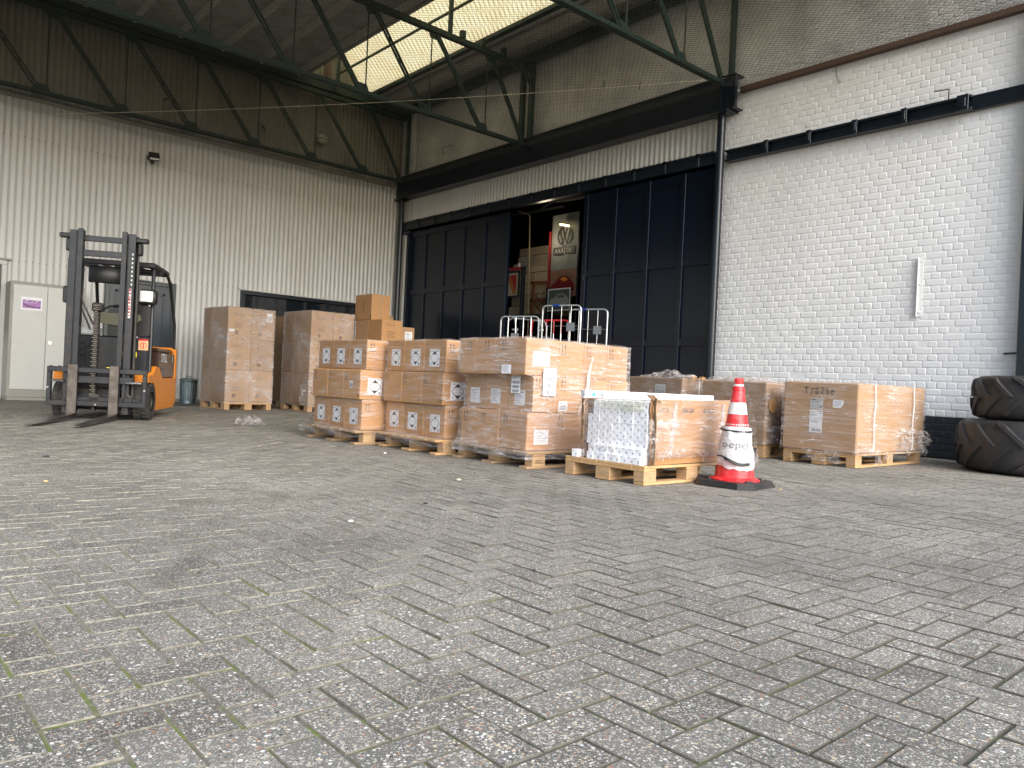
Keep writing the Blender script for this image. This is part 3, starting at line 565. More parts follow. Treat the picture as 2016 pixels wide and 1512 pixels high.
m_ = MB(); m_.tube([(XW - .02, 5.5, 5.61), (XW - .03, 5.48, 5.45), (XW - .02, 5.44, 5.33)], .004, 5); tag(m_.build('loose_wire', grime), 'loose wire end hanging from the brown batten', 'wire')

# --- sliding doors
def door(name, label, xf, y0, y1, stiles, z1=4.46):
    t = thing(name, label, 'door', (xf, (y0 + y1) / 2, 0), 0, 'sliding warehouse doors')
    m_ = MB(); m_.box(xf, xf + .03, y0, y1, .03, z1); m_.build('door_sheet', navy, t)
    rails = [(.03, .20), (1.50, 1.62), (2.86, 2.98), (z1 - .14, z1)]
    for a, b in rails: m_ = MB(); m_.box(xf - .034, xf - .0005, y0 + .05, y1 - .05, a, b, .003); m_.build('rail', navy, t)
    for i, y in enumerate(stiles):
        w = .05 if 0 < i < len(stiles) - 1 else .06
        m_ = MB(); m_.box(xf - .040, xf - .0005, max(y - w, y0), min(y + w, y1), .03, z1, .004); m_.build('stile', navy, t)
    return t
d1 = door('sliding_door', 'black sliding door leaf left of the open gap', XW + .005, 12.72, 16.86, [12.77, 13.57, 14.35, 15.13, 15.91, 16.70])
d2 = door('sliding_door', 'black sliding door leaf right of the open gap, beside the round pole', XW - .055, 7.36, 10.42, [7.42, 8.09, 8.85, 9.63, 10.37])
m_ = MB(); m_.box(10.79, 10.82, 10.33, 10.41, 2.78, 2.90, .004); m_.build('latch', navyl, d2)

# --- roof trusses
def truss(y, label, x_lo=-8.0, x_hi=10.72, heavy=False, rz=0):
    t = thing('roof_truss', label, 'truss', (4, y, 5.7), 0, 'green steel roof trusses'); zb, zt = 5.77, 7.36
    m_ = MB(); m_.box(x_lo, x_hi, y - .05, y - .008, zb - .035, zb - .027 + .05, .002); m_.box(x_lo, x_hi, y + .008, y + .05, zb - .035, zb + .023, .002)
    m_.box(x_lo, x_hi, y - .055, y + .055, zb - .043, zb - .035); m_.build('bottom_chord', green, t)
    m_ = MB(); m_.box(x_lo, x_hi, y - .055, y - .008, zt - .05, zt + .05, .003); m_.box(x_lo, x_hi, y + .008, y + .055, zt - .05, zt + .05, .003); m_.build('top_chord', green, t)
    k = 0; x = 10.99
    while True:
        x = 10.99 - 1.37 * (k + 1)
        if x < max(x_lo, -5): break
        x2 = min(x + 1.37, x_hi - .05)
        m_ = MB(); m_.cyl((x, y, zb), (x, y, zt), .013, n=8); m_.build('hanger_rod', green, t)
        m_ = MB()
        if k % 2 == 1 or k == 0:
            m_.beam((x + .10, y, zt - .04), (x2 - .10 if k else x2 - .02, y, zb), .05, .085, .003)
        if k % 2 == 0 and k > 0 or k == 0 and False:
            pass
        if k % 2 == 0 and k > 0:
            dd = Vector((x2 - .10 - x - .10, 0, zb - zt + .04)).normalized(); nn_ = Vector((-dd.z, 0, dd.x))
            for s in (-1, 1): m_.beam(Vector((x + .10, y, zt - .04)) + nn_ * s * .031, Vector((x2 - .10, y, zb)) + nn_ * s * .031, .04, .030, .002)
            for f in (.3, .5, .7): c = Vector((x + .10, y, zt - .04)).lerp(Vector((x2 - .10, y, zb)), f); m_.beam(c - dd * .04, c + dd * .04, .012, .07)
        m_.build('diagonal', green, t)
        m_ = MB(); m_.prism([(-.10, -.03), (.19, -.03), (.11, -.17), (-.03, -.17)], (x, y - .006, zt), (1, 0, 0), (0, 0, 1), (0, 1, 0), .012); m_.build('gusset', green, t)
        m_ = MB(); m_.prism([(-.24, .03), (.08, .03), (.02, .17), (-.17, .17)], (x, y - .006, zb - .02), (1, 0, 0), (0, 0, 1), (0, 1, 0), .012); m_.build('gusset', green, t)
        k += 1
    return t
truss(16.80, 'green truss standing close against the old sheeted gable wall')
truss(12.15, 'green truss in the middle of the canopy, crossing below the skylight')
truss(7.30, 'nearest green truss, resting on the girder above the round pole')
truss(2.45, 'green truss at the open front edge of the canopy')
m_ = MB(); m_.box(-8, 10.8, 16.72, 16.98, 7.44, 7.62, .005); m_.build('wall_plate', green); bpy.data.objects['wall_plate']; tag(bpy.data.objects['wall_plate'], 'dark green beam on top of the truss by the gable wall', 'beam')
m_ = MB(); m_.box(10.60, 10.76, 1.0, 16.7, 7.44, 7.46, .002); m_.box(10.60, 10.76, 1.0, 16.7, 7.60, 7.62, .002); m_.box(10.67, 10.69, 1.0, 16.7, 7.46, 7.60); tag(m_.build('eaves_beam', green), 'dark green eaves beam along the top of the brick wall', 'beam')
for y, lab in ((12.02, 'short dark column with a knee brace where the middle truss meets the wall'), (12.30, 'second short dark column, flush beside the braced one')):
    t = thing('wall_column', lab, 'column', (10.72, y, 5.86)); m_ = MB(); m_.box(10.68, 10.78, y - .05, y + .05, 5.858, 7.44, .004); m_.build('shaft', green, t)
    if y < 12.1:
        m_ = MB(); m_.beam((10.70, y, 6.98), (10.42, y, 7.34), .05, .07, .003); m_.build('knee_brace', green, t)
    else:
        m_ = MB(); m_.box(10.62, 10.84, y - .09, y + .09, 7.42, 7.438, .002); m_.build('head_plate', green, t)
m_ = MB(); m_.box(10.68, 10.76, 16.60, 16.66, 5.858, 7.44, .004); tag(m_.build('wall_column', green), 'thin dark upright on the girder in the corner', 'column')
for zz, yy, lab in ((5.86, 7.24, 'dark post rising from the girder end above the round pole'),):
    m_ = MB(); m_.box(10.78, 10.86, 7.20, 7.28, 5.858, 7.44, .004); tag(m_.build('wall_column', green), lab, 'column')

# --- roof and skylight
ZR = 7.74
rf = thing('canopy_roof', 'grey boarded canopy roof on pale purlins with a long lantern skylight', 'roof', (3, 10, ZR))
def roof_sheet(mb, x0, x1, y0, y1, z, pitch=.17, amp=.018):
    n = int((y1 - y0) / pitch * 6); vs = []
    for i in range(n + 1):
        y = y0 + (y1 - y0) * i / n; w = max(-.7, min(.7, 1.3 * math.cos(2 * math.pi * y / pitch))); zz = z + amp * w
        vs += [(x0, y, zz), (x1, y, zz)]
    mb.add(vs, [(2 * i, 2 * i + 2, 2 * i + 3, 2 * i + 1) for i in range(n)])
m_ = MB(); roof_sheet(m_, -8, 8.0, 2.3, 17.16, ZR); roof_sheet(m_, 9.80, 10.9, 2.3, 17.16, ZR); m_.build('roof_sheets', roofm, rf, ang=60)
m_ = MB(); m_.box(-8, 8.0, 2.3, 17.16, ZR + .04, ZR + .12); m_.box(9.80, 11.2, 2.3, 17.16, ZR + .04, ZR + .12); m_.build('roof_covering', roofm, rf)
for k in range(14):
    x = 7.72 - .875 * k
    if x < -3.6: break
    m_ = MB(); m_.box(x - .035, x + .035, 2.35, 17.1, ZR - .17, ZR - .02, .004); m_.build('purlin', purl, rf)
m_ = MB(); m_.box(7.95, 8.01, 2.35, 17.1, ZR - .05, ZR + .16, .004); m_.box(9.76, 9.83, 2.35, 17.1, ZR - .10, ZR + .10, .004); m_.box(10.02, 10.30, 2.35, 17.1, ZR - .13, ZR - .02, .004); m_.build('lantern_curb', purl, rf)
m_ = MB(); m_.box(9.62, 9.74, 2.35, 17.1, ZR - .10, ZR - .02, .004); m_.build('lantern_beam', green, rf)
lt = thing('skylight', 'glowing yellowed corrugated skylight raised above the middle of the roof', 'skylight', (9, 10, ZR))
def slope_sheet(mb, xa, za, xb, zb_, y0, y1, pitch=.12, amp=.004):
    n = int((y1 - y0) / pitch * 6); vs = []; d = Vector((xb - xa, 0, zb_ - za)).normalized(); nv = Vector((-d.z, 0, d.x))
    for i in range(n + 1):
        y = y0 + (y1 - y0) * i / n; w = math.cos(2 * math.pi * y / pitch) * amp; vs += [Vector((xa, y, za)) + nv * w, Vector((xb, y, zb_)) + nv * w]
    mb.add(vs, [(2 * i, 2 * i + 2, 2 * i + 3, 2 * i + 1) for i in range(n)])
m_ = MB(); slope_sheet(m_, 9.76, 7.76, 8.62, 8.86, 2.35, 17.14); slope_sheet(m_, 8.62, 8.86, 7.98, 7.9, 2.35, 17.14); m_.build('translucent_sheet', skym, lt, ang=60)
m_ = MB(); m_.box(8.60, 8.66, 2.4, 17.0, 8.72, 8.80); m_.box(8.64, 8.68, 2.4, 16.7, 7.83, 7.87); m_.build('ridge_bar', green, lt)
for y in (16.6, 12.15, 7.3, 2.6): m_ = MB(); m_.box(8.62, 8.70, y - .03, y + .03, 7.42, 8.75, .003); m_.build('lantern_post', green, lt)
m_ = MB()
for y, a in ((12.15, 8.95), (12.15, 9.45), (12.15, 10.0), (16.8, 8.9), (7.3, 9.0), (7.3, 9.5)): m_.box(a - .05, a + .05, y - .07, y + .03, 7.41, 7.56, .004)
m_.build('packing_block', green, rf)

# --- bird net under the trusses: real cords, one object
nb = MB()
def sag(x, y):
    s = .03 * noise.noise(Vector((x * .35, y * .35, 3))) + .012 * noise.noise(Vector((x * 1.7, y * 1.7, 8)))
    e = min(1.0, abs(10.85 - x) / .5); return 5.70 + s * e - (.05 * math.sin(y * 5.2) ** 2 * max(0, 1 - abs(10.6 - x) / .5) if y < 7.2 else 0)
NX0, NX1, NY0, NY1 = .5, 10.86, 2.9, 16.90; SP = .062
def cord(p, q):
    L = math.hypot(q[0] - p[0], q[1] - p[1]); n = max(2, int(L / .35)); vs = []; dx, dy = (q[0] - p[0]) / L, (q[1] - p[1]) / L; w = .0021
    for i in range(n + 1):
        f = i / n; x, y = p[0] + (q[0] - p[0]) * f, p[1] + (q[1] - p[1]) * f; z = sag(x, y)
        wob = .006 * noise.noise(Vector((x * 3, y * 3, 0)))
        x += -dy * wob; y += dx * wob
        vs += [(x - dy * w, y + dx * w, z), (x + dy * w, y - dx * w, z), (x, y, z - w * 1.6)]
    nb.add(vs, [f_ for i in range(n) for f_ in ((3 * i, 3 * i + 1, 3 * i + 4, 3 * i + 3), (3 * i + 1, 3 * i + 2, 3 * i + 5, 3 * i + 4), (3 * i + 2, 3 * i, 3 * i + 3, 3 * i + 5))])
def clip45(c, s):      # line y = s*x + c inside the rectangle
    pts = []
    for x in (NX0, NX1):
        y = s * x + c
        if NY0 <= y <= NY1: pts.append((x, y))
    for y in (NY0, NY1):
        x = (y - c) / s
        if NX0 < x < NX1: pts.append((x, y))
    return pts[:2] if len(pts) >= 2 else None
for s in (1, -1):
    lo = min(NY0 - s * NX0, NY0 - s * NX1); hi = max(NY1 - s * NX0, NY1 - s * NX1); c = lo
    while c < hi:
        pq = clip45(c, s)
        if pq and math.hypot(pq[0][0] - pq[1][0], pq[0][1] - pq[1][1]) > .2: cord(*pq)
        c += SP * 1.414
for i in range(330):      # the hanging hem along the sheet wall
    x = .6 + i * .031
    for s in (1, -1): 
        zz = 5.68; d = .26 + .03 * math.sin(x * 3)
        nb.beam((x, 16.90, zz), (x + s * .12, 16.91, zz - d), .0022, .0022)
tag(nb.build('bird_net', netm, smooth=False), 'fine dark bird net stretched under the whole roof', 'net')
def rope(pts, r, n=40):
    out = []
    for i in range(n + 1):
        f = i / n; p = Vector(pts[0]).lerp(Vector(pts[1]), f); p.z -= pts[2] * 4 * f * (1 - f); out.append(p)
    m_ = MB(); m_.tube(out, r, 5); return m_
tag(rope(((2.94, 16.8, 5.42), (10.68, 7.2, 5.83), .10), .0038).build('rope', ropem), 'thin pale rope strung across under the net', 'rope')

# --- lamps on the sheet wall
fl = thing('flood_light', 'small grey flood light high on the pale sheet wall', 'lamp', (4.68, 16.9, 4.95))
m_ = MB(); m_.cyl((4.68, 16.98, 5.0), (4.68, 16.88, 5.0), .035, n=12); m_.tube([(4.68, 16.88, 5.0), (4.60, 16.84, 5.02), (4.60, 16.78, 4.98)], .012); m_.build('wall_bracket', grime, fl)
m_ = MB(); m_.obox((4.72, 16.78, 5.02), (1, -.3, 0), (.3, 1, -.5), (0, .5, 1), .10, .05, .075, .012); m_.build('lamp_housing', grime, fl)
m_ = MB(); m_.obox((4.712, 16.728, 4.99), (1, -.3, 0), (.3, 1, -.5), (0, .5, 1), .085, .004, .06, .003); m_.build('lamp_glass', lensm, fl)
m_ = MB(); m_.cyl((4.70, 16.86, 4.92), (4.70, 16.80, 4.90), .04, n=12); m_.build('sensor', grime, fl)
m_ = MB(); m_.tube([(4.62, 16.96, 4.92), (4.60, 16.955, 4.75), (4.63, 16.955, 4.66)], .004, 5); m_.build('cable', grime, fl)
ol = thing('old_wall_lamp', 'grubby old box lamp on the dark upper sheets', 'lamp', (8.53, 17.05, 6.3))
m_ = MB(); m_.box(8.42, 8.66, 16.98, 17.10, 6.30, 6.36, .01); m_.box(8.42, 8.66, 16.98, 17.10, 6.38, 6.43, .01); m_.box(8.47, 8.60, 17.0, 17.12, 6.26, 6.48, .01); m_.build('lamp_housing', cabs, ol)
m_ = MB(); m_.tube([(8.44, 17.1, 6.42), (8.38, 17.08, 6.62)], .008, 5); m_.tube([(8.54, 17.1, 6.46), (8.56, 17.08, 6.66)], .008, 5); m_.build('bracket', cabs, ol)
for p, q, lab in (((4.9, 17.0, 6.28), (4.98, 16.9, 6.3), 'small dark cleat on the upper sheets at the left'), ((7.15, 17.1, 6.28), (7.0, 16.95, 6.3), 'small dark cleat on the upper sheets near the middle')):
    m_ = MB(); m_.beam(p, q, .03, .035, .004); m_.beam(p, Vector(p) + Vector((0, -.02, -.25)), .008, .008); tag(m_.build('cleat', grime), lab, 'cleat')
m_ = MB(); m_.tube([(10.86, 15.3, 6.2), (10.84, 15.3, 6.38), (10.84, 14.95, 6.36), (10.84, 14.93, 6.30)], .008, 5); tag(m_.build('wall_hook', grime), 'thin bent hook on the dingy upper bricks', 'hook')
for y, z in ((10.1, 6.62), (9.2, 6.35)): m_ = MB(); m_.beam((10.86, y, z), (10.84, y, z - .14), .012, .012); tag(m_.build('wall_pin', grime), 'short dark pin in the dingy upper bricks, %s' % ('the upper of two' if y > 10 else 'the lower of two'), 'pin')

# ================================================================ PALLETS AND CARTONS
def local(parent, name, mb, mats, **k): return mb.build(name, mats, parent, world=False, **k)
def pallet(label, loc, rotz, L, Wd, inset=0.0, along='x', m=wood, mb_=None, group='wooden pallets', stamp=None):
    """boards run along local X when along == 'x', else along local Y; the corner stands at the local origin"""
    t = thing('pallet', label, 'pallet', loc, rotz, group); mb_ = mb_ or woodb
    sw = (lambda x0, x1, y0, y1: (x0, x1, y0, y1)) if along == 'x' else (lambda x0, x1, y0, y1: (y0, y1, x0, x1))
    def put(name, mt, x0, x1, y0, y1, z0, z1, ch=.003):
        a, b, c, d = sw(x0, x1, y0, y1); j = random.uniform(-.003, .003)
        local(t, name, MB().box(a + j, b + j, c, d, z0, z1, ch), mt)
    ys = [(0, .10), (Wd / 2 - .0725, Wd / 2 + .0725), (Wd - .10, Wd)]
    for a, b in ys: put('bottom_board', m, 0, L, a, b, 0, .022)
    for x in (inset, (L - .145) / 2, L - .145 - inset):
        for a, b in ys: put('block', mb_, x, x + .145, a, b, .0225, .1)
        put('stringer_board', m, x, x + .145, 0, Wd, .1005, .122)
    n = 7; ws = [.145, .10, .145, .10, .145, .10, .145]; gap = (Wd - sum(ws)) / 6 if Wd > sum(ws) else .004
    if Wd < sum(ws): ws = [Wd / 7 - .004] * 7; gap = .0046
    y = 0
    for w in ws: put('deck_board', m, 0, L, y, y + w, .1225, .144); y += w + gap
    if stamp:
        f = Fr((inset + .015 if along == 'x' else 0, 0, .03), (1, 0, 0), (0, 0, 1), (0, -1, 0)); s = MB(); text_mb(s, f, stamp, 0, .012, .05, .0012, 0, .012, .62); local(t, 'stamp', s, inkb, smooth=False)
    return t
def haz(mb, f, s=1.0):      # transport mark: paper, diamond outline, black tips; s is the sheet's width / 0.175
    w, h = .175 * s, .178 * s
    f.rect(mb, 0, w, 0, h, .0008, 0); cx, cy, a, b = w / 2, h * .49, w * .43, h * .41; th = .0052 * s
    P_ = [(cx, cy + b), (cx + a, cy), (cx, cy - b), (cx - a, cy)]
    for i in range(4): f.line(mb, P_[i], P_[(i + 1) % 4], th, .0014, 1)
    k = .46
    f.poly(mb, [(cx - a * k, cy + b * (1 - k)), (cx + a * k, cy + b * (1 - k)), (cx, cy + b)], .0016, 1)
    f.poly(mb, [(cx, cy - b), (cx + a * k, cy - b * (1 - k)), (cx - a * k, cy - b * (1 - k))], .0016, 1)
    for i in range(3): f.rect(mb, w * .62, w * (.95 - .05 * i), h * (.93 - .035 * i), h * (.945 - .035 * i), .0013, 2)
    f.rect(mb, w * .05, w * .30, h * .87, h * .90, .0013, 1)
    for i in range(4): f.rect(mb, w * .05, w * (.22 + .03 * (i % 2)), h * (.06 + .035 * i), h * (.072 + .035 * i), .0013, 2)
    f.rect(mb, w * .78, w * .92, h * .05, h * .19, .0013, 2)
def arrows(mb, f, s=1.0):
    for x in (0, .028 * s):
        f.rect(mb, x + .0052 * s, x + .0102 * s, 0, .045 * s, .0007); f.poly(mb, [(x, .040 * s), (x + .0154 * s, .040 * s), (x + .0077 * s, .062 * s)], .0009)
    f.rect(mb, -.004 * s, .048 * s, -.010 * s, -.005 * s, .0007)
def sheet(mb, f, w, h, style='text', rows=7):
    f.rect(mb, 0, w, 0, h, .0008, 0); rs = random.Random(int(w * 1e4) + rows)
    if style == 'text':
        for i in range(rows):
            y = h * (.88 - .78 * i / rows); x1 = w * rs.uniform(.55, .88); th = h * (.04 if i else .055)
            x = w * .10
            while x < x1: e = x + w * rs.uniform(.06, .2); f.rect(mb, x, min(e, x1), y - th, y, .0013, 2); x = e + w * .02
    elif style == 'bars':
        for k in range(3):
            y0 = h * (.06 + .24 * k); x = w * .12
            while x < w * .88: e = w * rs.uniform(.008, .025); f.rect(mb, x, x + e, y0, y0 + h * .14, .0013, 1); x += e + w * rs.uniform(.01, .025)
            f.rect(mb, w * .2, w * .8, y0 - h * .035, y0 - h * .015, .0013, 2)
        for k in range(3): f.rect(mb, w * .1, w * rs.uniform(.5, .85), h * (.80 + .05 * k), h * (.82 + .05 * k), .0013, 2)
    elif style == 'bar1':
        x = w * .1
        while x < w * .9: e = w * rs.uniform(.012, .03); f.rect(mb, x, x + e, h * .12, h * .6, .0013, 1); x += e + w * rs.uniform(.012, .03)
        f.rect(mb, w * .1, w * .4, h * .72, h * .80, .0013, 2); f.rect(mb, w * .55, w * .85, h * .72, h * .80, .0013, 2)
def carton(label, T, pos, size, group, decals=(), m=card, jit=.25, tapev='xy', name='carton'):
    """T: (loc, rotz) of the stack; pos: corner in the stack's axes; size (w, d, h)"""
    (lx, ly), rz = T; c, s = math.cos(rz), math.sin(rz); w, d, h = size
    X, Y = lx + pos[0] * c - pos[1] * s, ly + pos[0] * s + pos[1] * c
    t = thing(name, label, 'carton', (X, Y, pos[2]), rz + R(random.gauss(0, jit)), group)
    b = MB(); g_ = .0025; b.box(g_, w - g_, g_, d - g_, .0015, h - .0015, .006); local(t, 'carton_body', b, m)
    F = {'x': Fr((g_, d, 0), (0, -1, 0), (0, 0, 1), (-1, 0, 0)), 'y': Fr((0, g_, 0), (1, 0, 0), (0, 0, 1), (0, -1, 0))}
    Wf = {'x': d, 'y': w}
    for f in tapev:
        q = MB(); F[f].rect(q, Wf[f] / 2 - .024, Wf[f] / 2 + .024, h - .075, h - .007, .0005); F[f].rect(q, Wf[f] / 2 - .024, Wf[f] / 2 + .024, .007, .07, .0005)
        local(t, 'tape', q, tape, smooth=False)
    for dcl in decals:
        k, f, u, v = dcl[:4]; fr_ = F[f].sub(u if u >= 0 else Wf[f] + u, v, R(random.gauss(0, .8)))
        q = MB()
        if k == 'haz': haz(q, fr_, dcl[4] if len(dcl) > 4 else 1.0); local(t, 'hazard_label', q, [paper, ink, inkg], smooth=False)
        elif k == 'arrows': arrows(q, fr_, 1.12 * (dcl[4] if len(dcl) > 4 else 1.0)); local(t, 'arrow_print', q, ink, smooth=False)
        elif k == 'sheet': sheet(q, fr_, dcl[4], dcl[5], dcl[6]); local(t, 'address_label', q, [paper, ink, inkg], smooth=False)
        elif k == 'dot': fr_.rect(q, 0, .022, 0, .02, .0007); local(t, 'print_mark', q, inkb, smooth=False)
        elif k == 'marks':
            S = dcl[4]
            for i, x in enumerate((0, .05, .10)):
                if i == 0: fr_.poly(q, [(x * S, .03 * S), (x * S + .02 * S, .03 * S), (x * S + .01 * S, 0)], .0007)
                else: fr_.rect(q, x * S, x * S + .022 * S, .004 * S, .010 * S, .0007); fr_.rect(q, x * S + .016 * S, x * S + .022 * S, .01 * S, .03 * S, .0007)
            local(t, 'handling_print', q, ink, smooth=False)
        elif k == 'block':
            for i in range(5): fr_.rect(q, 0, dcl[4] * (.95 - .13 * (i % 3)), dcl[5] * (.1 + .17 * i), dcl[5] * (.15 + .17 * i), .0007)
            local(t, 'text_print', q, inkb, smooth=False)
        elif k == 'patch': fr_.rect(q, 0, dcl[4], 0, dcl[4], .0007); local(t, 'ink_patch', q, inkb, smooth=False)
        elif k == 'column':
            for i in range(6): fr_.rect(q, 0, .035, .04 * i, .04 * i + .022, .0007)
            local(t, 'text_print', q, inkb, smooth=False)
    return t
def wrap(name, label, T, prof, m, amp=.004, group='stretch film round the loads', top=True, step=.035, seed=0, cat='film', zstep=.03):
    """prof: [(z, x0, x1, y0, y1)] from bottom to top; a ring of film follows it"""
    (lx, ly), rz = T; c, s = math.cos(rz), math.sin(rz); zs = []
    for i in range(len(prof) - 1):
        a, b = prof[i], prof[i + 1]; n = max(1, int(abs(b[0] - a[0]) / zstep + .5))
        for k in range(n): f = k / n; f2 = f * f * (3 - 2 * f); zs.append([a[0] + (b[0] - a[0]) * f] + [a[q] + (b[q] - a[q]) * f2 for q in range(1, 5)])
    zs.append(list(prof[-1]))
    x0, x1, y0, y1 = prof[-1][1:]; nx = max(4, int((x1 - x0) / step)); ny = max(4, int((y1 - y0) / step))
    par = [(i / nx, 0, 0, -1) for i in range(nx)] + [(1, i / ny, 1, 0) for i in range(ny)] + [(1 - i / nx, 1, 0, 1) for i in range(nx)] + [(0, 1 - i / ny, -1, 0) for i in range(ny)]
    rings = [(z, a, b, cc, d, 0.0) for z, a, b, cc, d in zs]
    if top:
        z, a, b, cc, d = zs[-1]
        rings += [(z + .006, a, b, cc, d, .02), (z + .007, a, b, cc, d, .09), (z + .006, a, b, cc, d, .17)]
    vs = []; N = len(par); fs = []
    for ri, (z, a, b, cc, d, ins) in enumerate(rings):
        for i, (u, v, nx_, ny_) in enumerate(par):
            x = a + ins + (b - a - 2 * ins) * u; y = cc + ins + (d - cc - 2 * ins) * v
            q = Vector((x * 2.2 + seed, y * 2.2, z * 9)); q2 = Vector((x * 9, y * 9 + seed, z * 22 + x * 6 - y * 6))
            dn_ = amp * (1.2 * noise.noise(q) + .9 * noise.noise(q2)) + amp * .6
            wgt = 0 if ins else 1
            zz = z + (amp * 2.2 * noise.noise(Vector((x * 7, y * 7, seed))) if (ri == 0 or ins) else 0)
            if u in (0, 1) and v in (0, 1): nx2, ny2 = (-1 if u == 0 else 1) * .6, (-1 if v == 0 else 1) * .6
            else: nx2, ny2 = nx_, ny_
            x += nx2 * dn_ * wgt; y += ny2 * dn_ * wgt
            vs.append((lx + x * c - y * s, ly + x * s + y * c, zz))
    for r_ in range(len(rings) - 1):
        for i in range(N): j = (i + 1) % N; fs.append((r_ * N + i, r_ * N + j, (r_ + 1) * N + j, (r_ + 1) * N + i))
    b_ = MB(); b_.add(vs, fs); o = b_.build(name, m, ang=80); return tag(o, label, cat, group)
def crumple(name, label, c, size, m, n=14, amp=.5, flat=.5, seed=0, group='loose scraps of film', cat='film', vert=None):
    """a creased piece of film: a grid folded by noise; vert = outward normal when it hangs upright"""
    vs = []; fs = []; c = Vector(c); sx, sy, sz = size
    for i in range(n + 1):
        for j in range(n + 1):
            u, v = i / n - .5, j / n - .5; q = Vector((u * 4 + seed, v * 4, seed * 1.7)); q2 = q * 2.6
            e = 1 - .35 * abs(noise.noise(Vector((math.atan2(v, u) * 1.5, seed, 0))))
            x = u * sx * e + .10 * sx * amp * noise.noise(q2 + Vector((9, 0, 0))); y = v * sy * e + .10 * sy * amp * noise.noise(q2 + Vector((0, 9, 0)))
            h = sz * (.5 + .9 * amp * noise.noise(q) + .6 * amp * noise.noise(q2)) * max(0.12, 1 - (2 * max(abs(u), abs(v))) ** 3)
            if vert is None: vs.append(c + Vector((x, y, max(.002, h))))
            else:
                nv = Vector(vert).normalized(); rv = Vector((0, 0, 1)).cross(nv); vs.append(c + rv * x + Vector((0, 0, 1)) * y + nv * max(.003, h))
    for i in range(n):
        for j in range(n): a = i * (n + 1) + j; fs.append((a, a + n + 1, a + n + 2, a + 1))
    b_ = MB(); b_.add(vs, fs); return tag(b_.build(name, m, ang=50), label, cat, group)

lay = ['bottom', 'middle', 'top']
GH = 'hazard-marked cartons'
# ---- first and second wrapped pallets (hazard marks)
def haz_stack(which, T, cols, zs, xoff, yoff, sgroup, seed):
    for L in range(3):
        h = zs[L + 1] - zs[L]; x0 = xoff[L]
        for j in range(3):
            y0, y1 = cols[j] + yoff[L], cols[j + 1] + yoff[L]; dec = []; w = .40
            pos_ = ('near', 'middle', 'far')[j]
            if L in (0, 2):
                dec.append(('haz', 'x', (y1 - y0) / 2 - .083 + random.uniform(-.02, .02), .058, .96))
                extra = 'with its diamond mark'
                if j == 0: dec.append(('arrows', 'y', .04, .21, 1.15))
            else:
                dec.append(('arrows', 'x', .03, .22, 1.15)); dec.append(('dot', 'x', -.05, .03)); extra = 'with printed arrows'
                if j == 0:
                    if which == 'left': dec.append(('sheet', 'x', .13, .12, .075, .075, 'bar1'))
                    dec.append(('haz', 'y', .09, .055, 1.0)); extra = 'diamond on its right face'
            carton('%s carton in the %s layer of the %s hazard pallet, %s' % (pos_, lay[L], 'leftmost' if which == 'left' else 'second', extra), T, (x0, y0, zs[L]), (w, y1 - y0, h), sgroup, dec, tapev='')
        for k in range(2):
            carton('%s carton back in the %s layer of the %s hazard pallet, right side' % (('second', 'third')[k], lay[L], 'leftmost' if which == 'left' else 'second'), T, (x0 + .40 + .37 * k, cols[0] + yoff[L], zs[L]), (.37, .36, h), sgroup, [('arrows', 'y', .04, .21, 1.0)], tapev='')
    a, b = cols[0], cols[-1]; X = [xoff[0] - .004, xoff[0] + 1.145]
    pr = [(.065, T_x(which) - .012, X[1] + .02, a - .06, b + .09), (.15, T_x(which) - .012, X[1] + .02, a - .055, b + .085), (.175, xoff[0] - .045, X[1], a - .012, b + .03), (.24, xoff[0] - .008, X[1], a - .008 + yoff[0], b + .008),
          (zs[1] - .01, xoff[0] - .006, X[1], a - .006 + yoff[0], b + .006), (zs[1] + .03, xoff[1] - .006, X[1], a - .006 + yoff[1], b + .006), (zs[2] - .03, xoff[1] - .006, X[1], a - .006 + yoff[1], b + .006),
          (zs[2] + .02, xoff[2] - .006, X[1], a - .006 + yoff[2], b + .006), (zs[3] + .003, xoff[2] - .006, X[1], a - .006 + yoff[2], b + .006)]
    wrap('stretch_wrap', 'clear stretch film wound round the %s hazard-marked pallet load' % ('leftmost' if which == 'left' else 'second'), T, pr, filml, .005, seed=seed, group='film round the hazard-marked loads')
T_x = lambda w: -.14 if w == 'left' else -.12
pallet('worn pallet under the leftmost load of hazard-marked cartons', (4.06, 7.05, 0), 0, 1.2, 1.12, .10, 'x', woodg)
haz_stack('left', ((4.19, 7.12), 0), [0, .36, .72, 1.08], [.145, .468, .786, 1.105], [-.02, -.055, .008], [.0, .0, .0], 'hazard-marked cartons on the leftmost pallet', 1)
pallet('yellowish pallet under the second load of hazard-marked cartons', (4.27, 5.91, 0), 0, 1.2, 1.02, .09, 'x', wood)
haz_stack('second', ((4.39, 5.97), 0), [0, .362, .725, 1.06], [.145, .468, .786, 1.105], [.02, -.02, .0], [.0, .0, .0], 'hazard-marked cartons on the second pallet', 5)
